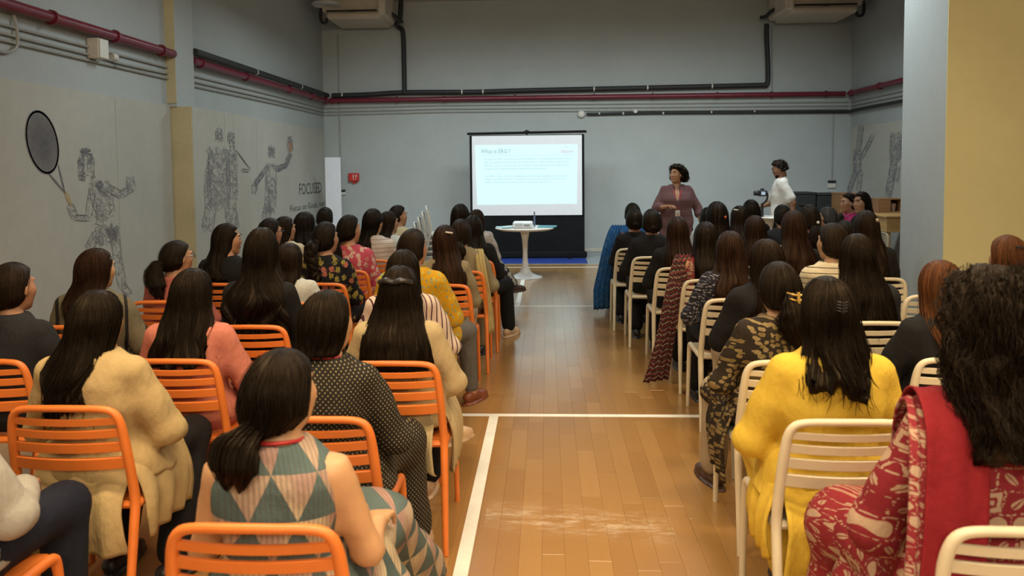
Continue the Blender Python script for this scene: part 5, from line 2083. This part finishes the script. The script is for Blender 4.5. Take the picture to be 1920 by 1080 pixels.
seated(-2.32, 6.28, 1.235, 'woman with dark hair and glasses behind the wavy-haired woman', 'the dark-haired woman with glasses',
       hair=dict(style='bun', bun=.03, tie=(0, -.115, -.05)), hc='black', top='black', hyaw=-.55, glasses=True)
seated(-1.65, 6.28, 1.258, 'woman in pink floral top with low ponytail', 'the woman in the pink floral top',
       hair=dict(style='lowpony', tail=.26, tailw=.045, tailx=-.03), hc='black', top='pinkfloral', infl=.018, bot='black', hyaw=-.6, wid=1.035, clip=('pin', (-.06, -.09, -.02), plain('clip_pink', (.5, .2, .2), .5)))
seated(-.71, 6.23, 1.220, 'woman in khaki jacket with yellow scarf on the aisle', 'the woman in the khaki jacket',
       hair=dict(style='lowpony', tail=.12, tailw=.05), hc='brown', top='olive', infl=.022, hem='tail', bot='olive', arms='wide', wid=1.035,
       cloths=[('scarf', strip_geo([(.12, .06, .92), (.15, -.06, .992), (.17, -.165, .90), (.20, -.19, .72), (.235, -.17, .5), (.25, -.14, .30)], [AX, AX, AX, (.9, .3, 0), (.5, .85, 0), (.3, .95, 0)], [.06, .07, .075, .08, .10, .12], 3, .008, .005, 5, 1), 'paleyellow'),
               ('coat_side', side_drape(1, .28, -.05, .26, 8, .235), 'olive')])
seated(-2.44, 6.98, 1.205, 'woman in cream top with dark hair gathered by the left wall', 'the woman in the cream top',
       hair=LONG(.18, wave=.004), hc='brown', top='cream', sleeve='elbow', infl=.018, bot='black', hyaw=-.7)
seated(-1.61, 6.98, 1.273, 'woman with long black hair in white thinly striped shirt', 'the woman in the thinly striped white shirt',
       hair=LONG(.34, side=-.07, wave=.004, width=.85), hc='black', top='thinstripe', infl=.02, bot='denim', wid=1.052, hyaw=-.3)
seated(-.68, 6.93, 1.206, 'woman in black with long curly black hair on the aisle', 'the woman with long curly black hair',
       hair=LONG(.42, wave=.010, wf=38, spread=.9, side=.03), hc='black', top='black', infl=.018, bot='black', legs='spread_r', shoe='tan', arms='wide')
seated(-2.46, 7.63, 1.200, 'woman with full black hair wearing black near the standing board', 'the woman with full black hair',
       hair=LONG(.20, puff=.018), hc='black', top='navy', infl=.018, bot='black')
seated(-1.60, 7.63, 1.210, 'woman with long straight dark hair turned right', 'the woman with straight hair turned right',
       hair=LONG(.30, wave=.003), hc='brown', top='white', bot='black', hyaw=-.8)
seated(-.88, 7.68, 1.273, 'woman with smooth black hair seated second from the front by the aisle', 'the woman with smooth black hair',
       hair=LONG(.18, puff=.006), hc='black', top='black', bot='black')
seated(-2.47, 8.38, 1.216, 'woman with round black hair in the front row by the left wall', 'the front row woman by the left wall',
       hair=dict(style='bun', bun=.03, tie=(0, -.11, -.06)), hc='black', top='black', bot='black', q=1)
seated(-1.65, 8.38, 1.233, 'woman in pale shirt looking right in the front row', 'the front row woman in a pale shirt',
       hair=dict(style='crop', len=.07), hc='black', top='cream', bot='black', hyaw=-1.0, face=True, q=1)
seated(-.78, 8.38, 1.180, 'front row woman in light print top and patterned black trousers', 'the front row woman in the light print top',
       hair=LONG(.22), hc='red', top='lightprint', infl=.018, bot='blackprint', legs='cross_r', shoe='dark', q=1, yaw=-.1)

# ---- right block, cream chairs, nearest row first
W = 'cream'
R1d = strip_geo([(-.11, .09, .80), (-.12, .04, .945), (-.13, -.055, 1.000), (-.145, -.155, .945), (-.165, -.205, .80), (-.185, -.225, .64), (-.215, -.235, .45), (-.225, -.225, .22)], [AX, AX, AX, AX, AX, AX, AX, AX], [.12, .13, .135, .14, .145, .145, .15, .16], 2, .0035, .006, 6, 2)
R1b = strip_geo([(-.18, .07, .80), (-.188, .02, .935), (-.195, -.055, .975), (-.225, -.15, .91), (-.245, -.20, .78), (-.265, -.225, .62), (-.285, -.235, .45), (-.295, -.225, .2)], [AX] * 8, [.035, .035, .04, .045, .05, .05, .06, .07], 2, .004, .007, 6, 4)
seated(1.105, 1.95, 1.365, 'woman in red block print kurta with big curly hair at the right edge', 'the woman in the red block print kurta',
       hair=dict(style='curly', len=.235, puff=.030, curl=.016, wave=.01, width=1.10, blunt=.03, spread=.7, thick=1.1), hc='soft', top='redprint', sleeve='elbow', infl=.02, hem='knee', bot='redprint2', botkind='skirt', arms='wide', legs='spread_l', wid=1.084, chair=W,
       skin='fair', hyaw=.15, cloths=[('dupatta', R1d, 'redplain'), ('dupatta_border', R1b, 'redprint2'), ('kurta_drape', side_drape(-1, .18, .06, .44, 9, .26), 'redprint2')])
seated(.97, 2.68, 1.253, 'woman in plain bright yellow kurta with half-tied dark hair', 'the woman in the yellow kurta',
       hair=dict(style='halfup', len=.225, tie=(0, -.13, .045), tail=.1, wave=.016, wf=26, blunt=.045, spread=1.1, taper=.8), hc='soft', top='yellow', sleeve='long', infl=.022, hem='knee', bot='yellow', arms='wide', legs='back_r', wid=1.059, chair=W, skin='fair',
       clip=('claw_small', (0, -.142, .045), M_CLIPBLK),
       cloths=[('kurta_tail', coat_tail(.38, .27, 5), 'yellow'), ('kurta_drape', side_drape(-1, .31, -.06, .24, 6), 'yellow')])
seated(1.03, 3.43, 1.210, 'woman in dark gold print kurta with yellow claw clip', 'the woman with the yellow claw clip',
       hair=dict(style='pony', tie=(.03, -.118, -.045), tail=.21, tailw=.07, tailx=.03, tcurl=.003), hc='soft', top='goldprint', sleeve='long', infl=.02, hem='knee', bot='tanpant', arms='wide', legs='spread_l', wid=1.021, chair=W, shoe='dark', skin='fair',
       clip=('claw', (.03, -.160, -.035), M_GOLD), cloths=[('kurta_drape', side_drape(-1, .22, .08, .36, 7, .255), 'goldprint')])
seated(1.76, 3.48, 1.208, 'woman with copper brown hair in black blouse', 'the woman with copper hair',
       hair=LONG(.26, wave=.006, wf=18, taper=.6, blunt=.05, width=.9, spread=.5), hc='copper', top='black', sleeve='elbow', infl=.018, bot='black', chair=W, hyaw=-.2, arms='wide')
seated(1.20, 4.23, 1.235, 'woman in black shawl with brown streaked hair next to the gold print kurta', 'the woman in the black shawl',
       hair=LONG(.34, wave=.010, spread=1.0), hc='brown', top='black', infl=.024, bot='tanpant', chair=W, arms='wide', wid=1.035, hyaw=.2)
seated(1.69, 4.23, 1.262, 'woman in black with very long thick dark hair', 'the woman with very long thick hair',
       hair=LONG(.42, wave=.010, wf=22, spread=1.8, taper=.95, width=1.05), hc='soft', top='charcoal', infl=.02, bot='black', chair=W, wid=1.018)
seated(2.49, 4.23, 1.249, 'woman with light brown highlighted hair by the yellow wall', 'the woman by the yellow wall',
       hair=dict(style='halfup', len=.3, tie=(0, -.128, .055), tail=.1), hc='copper', top='black', bot='black', chair=W, clip=('bar', (0, -.118, .07), M_CLIPBLK))
seated(1.17, 4.93, 1.221, 'woman in dark sequinned top with long auburn hair', 'the woman in the sequinned top',
       hair=LONG(.40, wave=.012, wf=24, spread=1.3, blunt=.06), hc='red', top='sequin', sleeve='elbow', infl=.018, bot='black', chair=W, wid=1.028, arms='wide')
seated(1.83, 4.98, 1.263, 'woman in cream striped shirt with short tied dark hair', 'the woman in the cream striped shirt',
       hair=dict(style='lowpony', tail=.12, tailw=.04), hc='brown', top='creamstripe', infl=.02, bot='black', chair=W, hyaw=.35, wid=1.028, skin='fair')
STOLE = strip_geo([(-.10, .07, .90), (-.14, .0, .965), (-.17, -.07, .992), (-.205, -.12, .93), (-.25, -.14, .75), (-.29, -.13, .50), (-.33, -.10, .25), (-.37, -.07, .03)],
                  [(.8, .5, 0), (.9, .3, 0), (1, .1, 0), (.95, .3, 0), (.85, .5, 0), (.8, .6, 0), (.8, .6, 0), (.85, .5, 0)], [.10, .11, .12, .14, .17, .19, .21, .24], 4, .012, .006, 6, 3)
seated(1.18, 5.73, 1.222, 'woman with bare shoulder and long banded red and black stole', 'the woman with the banded stole',
       hair=LONG(.42, wave=.004, spread=.7), hc='black', top='redprint2', sleeve='none', infl=.014, bot='black', chair=W, skin='fair', cloths=[('stole', STOLE, 'stole')], wid=1.018)
seated(1.84, 5.78, 1.300, 'woman with long reddish brown hair sitting tall in the middle', 'the tall woman with reddish hair',
       hair=LONG(.42, wave=.008, wf=20, spread=1.4), hc='red', top='black', bot='black', chair=W)
seated(2.37, 5.78, 1.296, 'woman with light streaked dark hair beside the pale pillar', 'the woman beside the pale pillar',
       hair=LONG(.36, wave=.010, wf=24, spread=1.3), hc='brown', top='black', infl=.024, bot='black', chair=W, wid=1.035, clip=('pin', (.045, -.09, .06), plain('clip_tan', (.35, .28, .2), .4)))
seated(1.08, 6.38, 1.220, 'woman in black with smooth long chestnut hair on the aisle', 'the woman with chestnut hair',
       hair=LONG(.34, wave=.004, wf=18, spread=1.2), hc='red', top='black', bot='black', chair=W, infl=.018, arms='wide')
seated(1.73, 6.43, 1.221, 'woman with straight chestnut hair in the middle of the right block', 'the woman with straight chestnut hair',
       hair=LONG(.30, wave=.003), hc='red', top='sequin', bot='black', chair=W)
seated(2.47, 6.43, 1.173, 'woman with dark hair half hidden behind the striped shirt', 'the woman half hidden behind the striped shirt',
       hair=LONG(.28), hc='black', top='navy', bot='black', chair=W)
seated(.97, 7.13, 1.241, 'woman in black jacket with hair pinned up on the aisle', 'the woman in the black jacket on the aisle',
       hair=dict(style='bun', bun=.024, tie=(0, -.112, -.06)), hc='black', top='black', infl=.022, bot='black', chair=W, arms='wide', legs='tucked')
seated(1.57, 7.13, 1.300, 'woman with large black hair and red hair clip', 'the woman with the red hair clip',
       hair=LONG(.34, puff=.012, spread=1.2), hc='black', top='bluewhite', infl=.02, bot='black', chair=W, clip=('pin', (.05, -.112, .0), plain('clip_red', (.6, .08, .03), .4)), wid=1.042)
seated(2.43, 7.18, 1.268, 'woman with dark hair and pale clip near the black cases', 'the woman with the pale clip',
       hair=dict(style='lowpony', tail=.2, tailw=.05), hc='brown', top='black', bot='black', chair=W, clip=('pin', (.04, -.115, -.03), M_PEARL))
seated(.89, 7.83, 1.204, 'woman in black with small bun near the front of the aisle', 'the woman with the small bun',
       hair=dict(style='bun', bun=.028, tie=(0, -.118, -.05)), hc='black', top='black', bot='black', chair=W, legs='tucked')
seated(1.95, 7.83, 1.229, 'woman with dark brown hair and two hair pins', 'the woman with two hair pins',
       hair=LONG(.25), hc='brown', top='black', bot='black', chair=W, clip=('bar', (-.05, -.075, .085), M_PEARL))
seated(2.44, 8.03, 1.227, 'woman with smooth dark head in front of the man with the camera', 'the woman before the man with the camera',
       hair=dict(style='bun', bun=.02, tie=(0, -.112, -.06)), hc='black', top='charcoal', bot='black', chair=W)
seated(3.00, 8.30, 1.186, 'woman with greying hair in a side bun', 'the woman with greying hair',
       hair=dict(style='bun', bun=.04, tie=(.06, -.095, .0)), hc='grey', top='black', bot='black', chair=W, hyaw=.6)
SARI = strip_geo([(-.08, .08, .90), (-.12, .0, .96), (-.15, -.07, .99), (-.19, -.13, .93), (-.235, -.15, .75), (-.27, -.13, .50), (-.30, -.10, .28), (-.31, -.08, .05)],
                 [(.8, .5, 0), (.9, .3, 0), (1, .1, 0), (.95, .3, 0), (.9, .4, 0), (.9, .4, 0), (.9, .4, 0), (.9, .4, 0)], [.10, .12, .16, .20, .24, .28, .32, .30], 5, .016, .006, 6, 5)
SARIB = strip_geo([(-.10, -.14, .92), (-.12, -.17, .78), (-.13, -.17, .62), (-.12, -.16, .5)], [AX] * 4, [.06, .07, .08, .08], 2, .006, .005, 6, 1)
seated(.95, 8.53, 1.231, 'front row woman in blue sari hanging to the floor', 'the front row woman in the blue sari',
       hair=dict(style='bun', bun=.03, tie=(0, -.118, -.05)), hc='black', top='bluesari', sleeve='short', bot='bluesari', botkind='skirt', chair=W, q=1, legs='spread_l',
       cloths=[('sari_fall', SARI, 'bluesari'), ('sari_border', SARIB, 'orangeborder')])
seated(1.78, 8.53, 1.177, 'front row woman with dark hair below the standing speaker', 'the front row woman below the speaker',
       hair=LONG(.2), hc='black', top='white', bot='black', chair=W, q=1)
seated(2.33, 8.83, 1.242, 'front row woman with round dark hair by the gimbal camera', 'the front row woman by the gimbal camera',
       hair=LONG(.2, puff=.006), hc='black', top='black', bot='black', chair=W, q=1)
make_chair((2.42, 5.08, 0), 0.05, M_CREAM, 'empty cream slatted plastic chair beside the pale pillar', 'cream chairs in rows')
# two women at the side, facing across the room
seated(3.84, 9.90, 1.272, 'woman in hot pink top looking across the room at the side', 'the woman in the hot pink top',
       hair=dict(style='lowpony', tail=.15, tailw=.04), hc='black', top='hotpink', sleeve='elbow', bot='black', chair=W, yaw=1.75, hyaw=-.1, face=True, q=1)
seated(3.74, 9.25, 1.312, 'woman in black with long dark hair looking across the room', 'the side-facing woman in black',
       hair=LONG(.34, wave=.006), hc='black', top='black', bot='black', chair=W, yaw=1.85, hyaw=.1, face=True, q=1, skin='mid')


# ------------------------------------------------------------------ the two standing people
def standing(X, Y, yaw, label, ztop, tl, arms, hair, hc, top, infl, sleeve, bot, hem, hyaw, hpit, skin, shoe, wid=1.000, lanyard=False, beard=False):
    rng = random.Random(7 + int(X * 100))
    root = tag(empty('person', (X, Y, 0), yaw), label, 'person', 'standing people')
    hc_z = ztop - .128
    sh = hc_z - .19                      # shoulder height
    hipz = sh - .50
    H0 = np.array([0, .02, hc_z])
    lv = [(hipz + z * (sh - hipz), 0, cy, ax * wid, ay * wid) for z, cy, ax, ay in tl]
    s = Shape(.03)
    s.loft(lv)
    legs = [((sg * .095, 0, hipz + .02), (sg * .11, .01, hipz * .52), (sg * .12, -.01, .085)) for sg in (1, -1)]
    for (h, k_, a), sg in zip(legs, (1, -1)):
        s.limb([h, k_, a], [.088 * wid, .060, .040])
        s.limb([np.array(a) + [0, 0, -.04], np.array(a) + [sg * .02, .13, -.06]], [.032, .024])
    s.limb([(0, -.01, sh + .02), (0, -.005, hc_z - .05)], [.058, .050])
    parts = []
    A = []
    for sg, key in SIDES:
        S = np.array([sg * .148 * wid, -.01, sh - .025])
        E, Wr = [np.array(p, float) for p in arms[key]]
        A.append((S, E, Wr, sg))
        s.limb([S, E, Wr], [.046, .040, .027])
        d = (Wr - E) / np.linalg.norm(Wr - E)
        up = np.array([0, 0, 1.0]) if abs(d[2]) < .8 else np.array([sg * 1.0, 0.2, 0])
        parts.append(place(HAND_R if sg > 0 else HAND_L, frame(d, up), Wr + d * .012))
    parts = [s.build(.015)] + parts + [place(HEAD_SHORT, rotz(hyaw) @ rotx(hpit), H0)]
    V, F = join_geo(parts)
    obj('body', new_mesh('body', V, F), SKIN[skin], root)
    t = Shape(.03)
    lv2 = [(z + (infl * .6 if z > sh else 0), cx, cy, ax + infl, ay + infl) for z, cx, cy, ax, ay in lv]
    if hem == 'knee':
        lv2 = [(.52, 0, .0, .24 * wid, .19), (hipz - .12, 0, 0, .225 * wid, .175)] + lv2
    t.loft(lv2)
    for S, E, Wr, sg in A:
        if sleeve == 'elbow':
            t.limb([S, E, E + (Wr - E) * .35], [.045 + infl, .044 + infl, .044 + infl], .02)
        else:
            t.limb([S, S + (E - S) * .75], [.054 + infl, .056 + infl], .02)
    t.ball((0, .01, sh + .085), (.062, .075, .085), .01, cut=True)
    if lanyard:
        t.ball((0, .15, sh + .02), (.045, .10, .10), .02, cut=True)
        t.ball((0, .15, sh - .08), (.022, .06, .08), .02, cut=True)
    t.post = wrinkle(3.3, .003)
    V, F = t.build(.014)
    obj('kurta' if hem == 'knee' else 'shirt', new_mesh('top', V, F), C[top], root)
    b = Shape(.03)
    b.loft([(hipz - .10, 0, 0, .17 * wid, .12), (hipz + .08, 0, 0, .18 * wid, .128)])
    for h, k_, a in legs:
        b.limb([h, k_, (a[0], a[1], .12)], [.10 * wid, .075, .062])
    V, F = b.build(.017)
    obj('trousers', new_mesh('bottoms', V, F), C[bot], root)
    for h, k_, a in legs:
        obj('shoe', SHOE_ME, SHOEM[shoe], root, (a[0], a[1] + .02, 0.002))
    (HV, HF, HU), ex = make_hair(hair, rng, 2)
    tf = lambda v: (np.asarray(v, float) @ (rotz(hyaw) @ rotx(hpit)).T) + H0
    obj('hair', new_mesh('hair', tf(HV), HF, True, HU), HAIR[hc], root)
    face_parts(root, tf)
    if beard:
        V, F = head_geo_beard()
        obj('beard', new_mesh('beard', tf(V), F), HAIR['black'], root)
    if beard:
        P = [(.066 * math.cos(a), .0 + .070 * math.sin(a), sh + .042 - .022 * math.sin(a)) for a in np.linspace(0, 2 * PI, 21)]
        V, F = tube_geo(P, .016, 8, False)
        obj('collar', new_mesh('collar', V, F), C[top], root)
    if lanyard:
        for sg in (-1, 1):
            P = smooth_path([(sg * .065, -.03, sh + .045), (sg * .06, .075, sh + .0), (sg * .035, .15, sh - .10), (sg * .012, .165, sh - .22), (0, .165, sh - .29)], 5)
            V, F = tube_geo(P, .007, 6)
            obj('lanyard', new_mesh('lanyard', V, F), M_REDBAND, root)
        me = MB().box((0, .172, sh - .345), (.062, .008, .095), .003).mesh('badge')
        bd = obj('badge', me, M_WHITEPL, root)
        obj('badge_print', MB().box((0, .177, sh - .355), (.04, .002, .03)).mesh('badge_print'), plain('badge_print', (.5, .3, .2), .6), bd)
    return root


def head_geo_beard():
    s = Shape(.02)
    s.ball((0, .030, -.078), (.056, .056, .040))
    s.ball((0, .066, -.098), (.026, .022, .022))
    s.ball((0, .092, -.044), (.026, .008, .006))
    return s.build(.008)


TLF = [(-.10, .0, .195, .140), (.06, .0, .205, .150), (.22, .0, .190, .140), (.45, .005, .178, .135), (.68, .015, .188, .142), (.84, .005, .182, .118), (.95, -.005, .160, .088), (1.03, -.008, .120, .070), (1.09, -.008, .070, .058)]
standing(1.78, 10.6, PI - .06, 'woman with curly bob in maroon kurta with red lanyard, speaking', 1.645, TLF,
         {'R': ((.275, .04, 1.055), (.155, .235, 1.085)), 'L': ((-.29, -.02, 1.05), (-.33, .10, .84))},
         dict(style='curly', len=.10, puff=.030, curl=.014, wave=0, width=1.12, spread=.6), 'black', 'maroon', .018, 'elbow', 'black', 'knee', -.75, 0.05, 'mid', 'dark', 1.06, True)
TLM = [(-.08, .0, .165, .115), (.10, .0, .165, .115), (.35, .0, .150, .105), (.62, .0, .170, .112), (.82, -.005, .178, .105), (.94, -.01, .165, .085), (1.03, -.012, .125, .068), (1.09, -.01, .075, .058)]
standing(3.40, 11.3, 1.38, 'man in white short sleeved shirt looking down at the camera gimbal', 1.70, TLM,
         {'R': ((.22, .12, 1.06), (.16, .36, .98)), 'L': ((-.215, -.15, 1.09), (-.23, -.155, .86))},
         dict(style='crop', len=.05, puff=.008, curl=.016), 'black', 'shirtwhite', .022, 'short', 'charcoal', 'hip', .12, -.35, 'dark', 'black', 1.0, False, True)
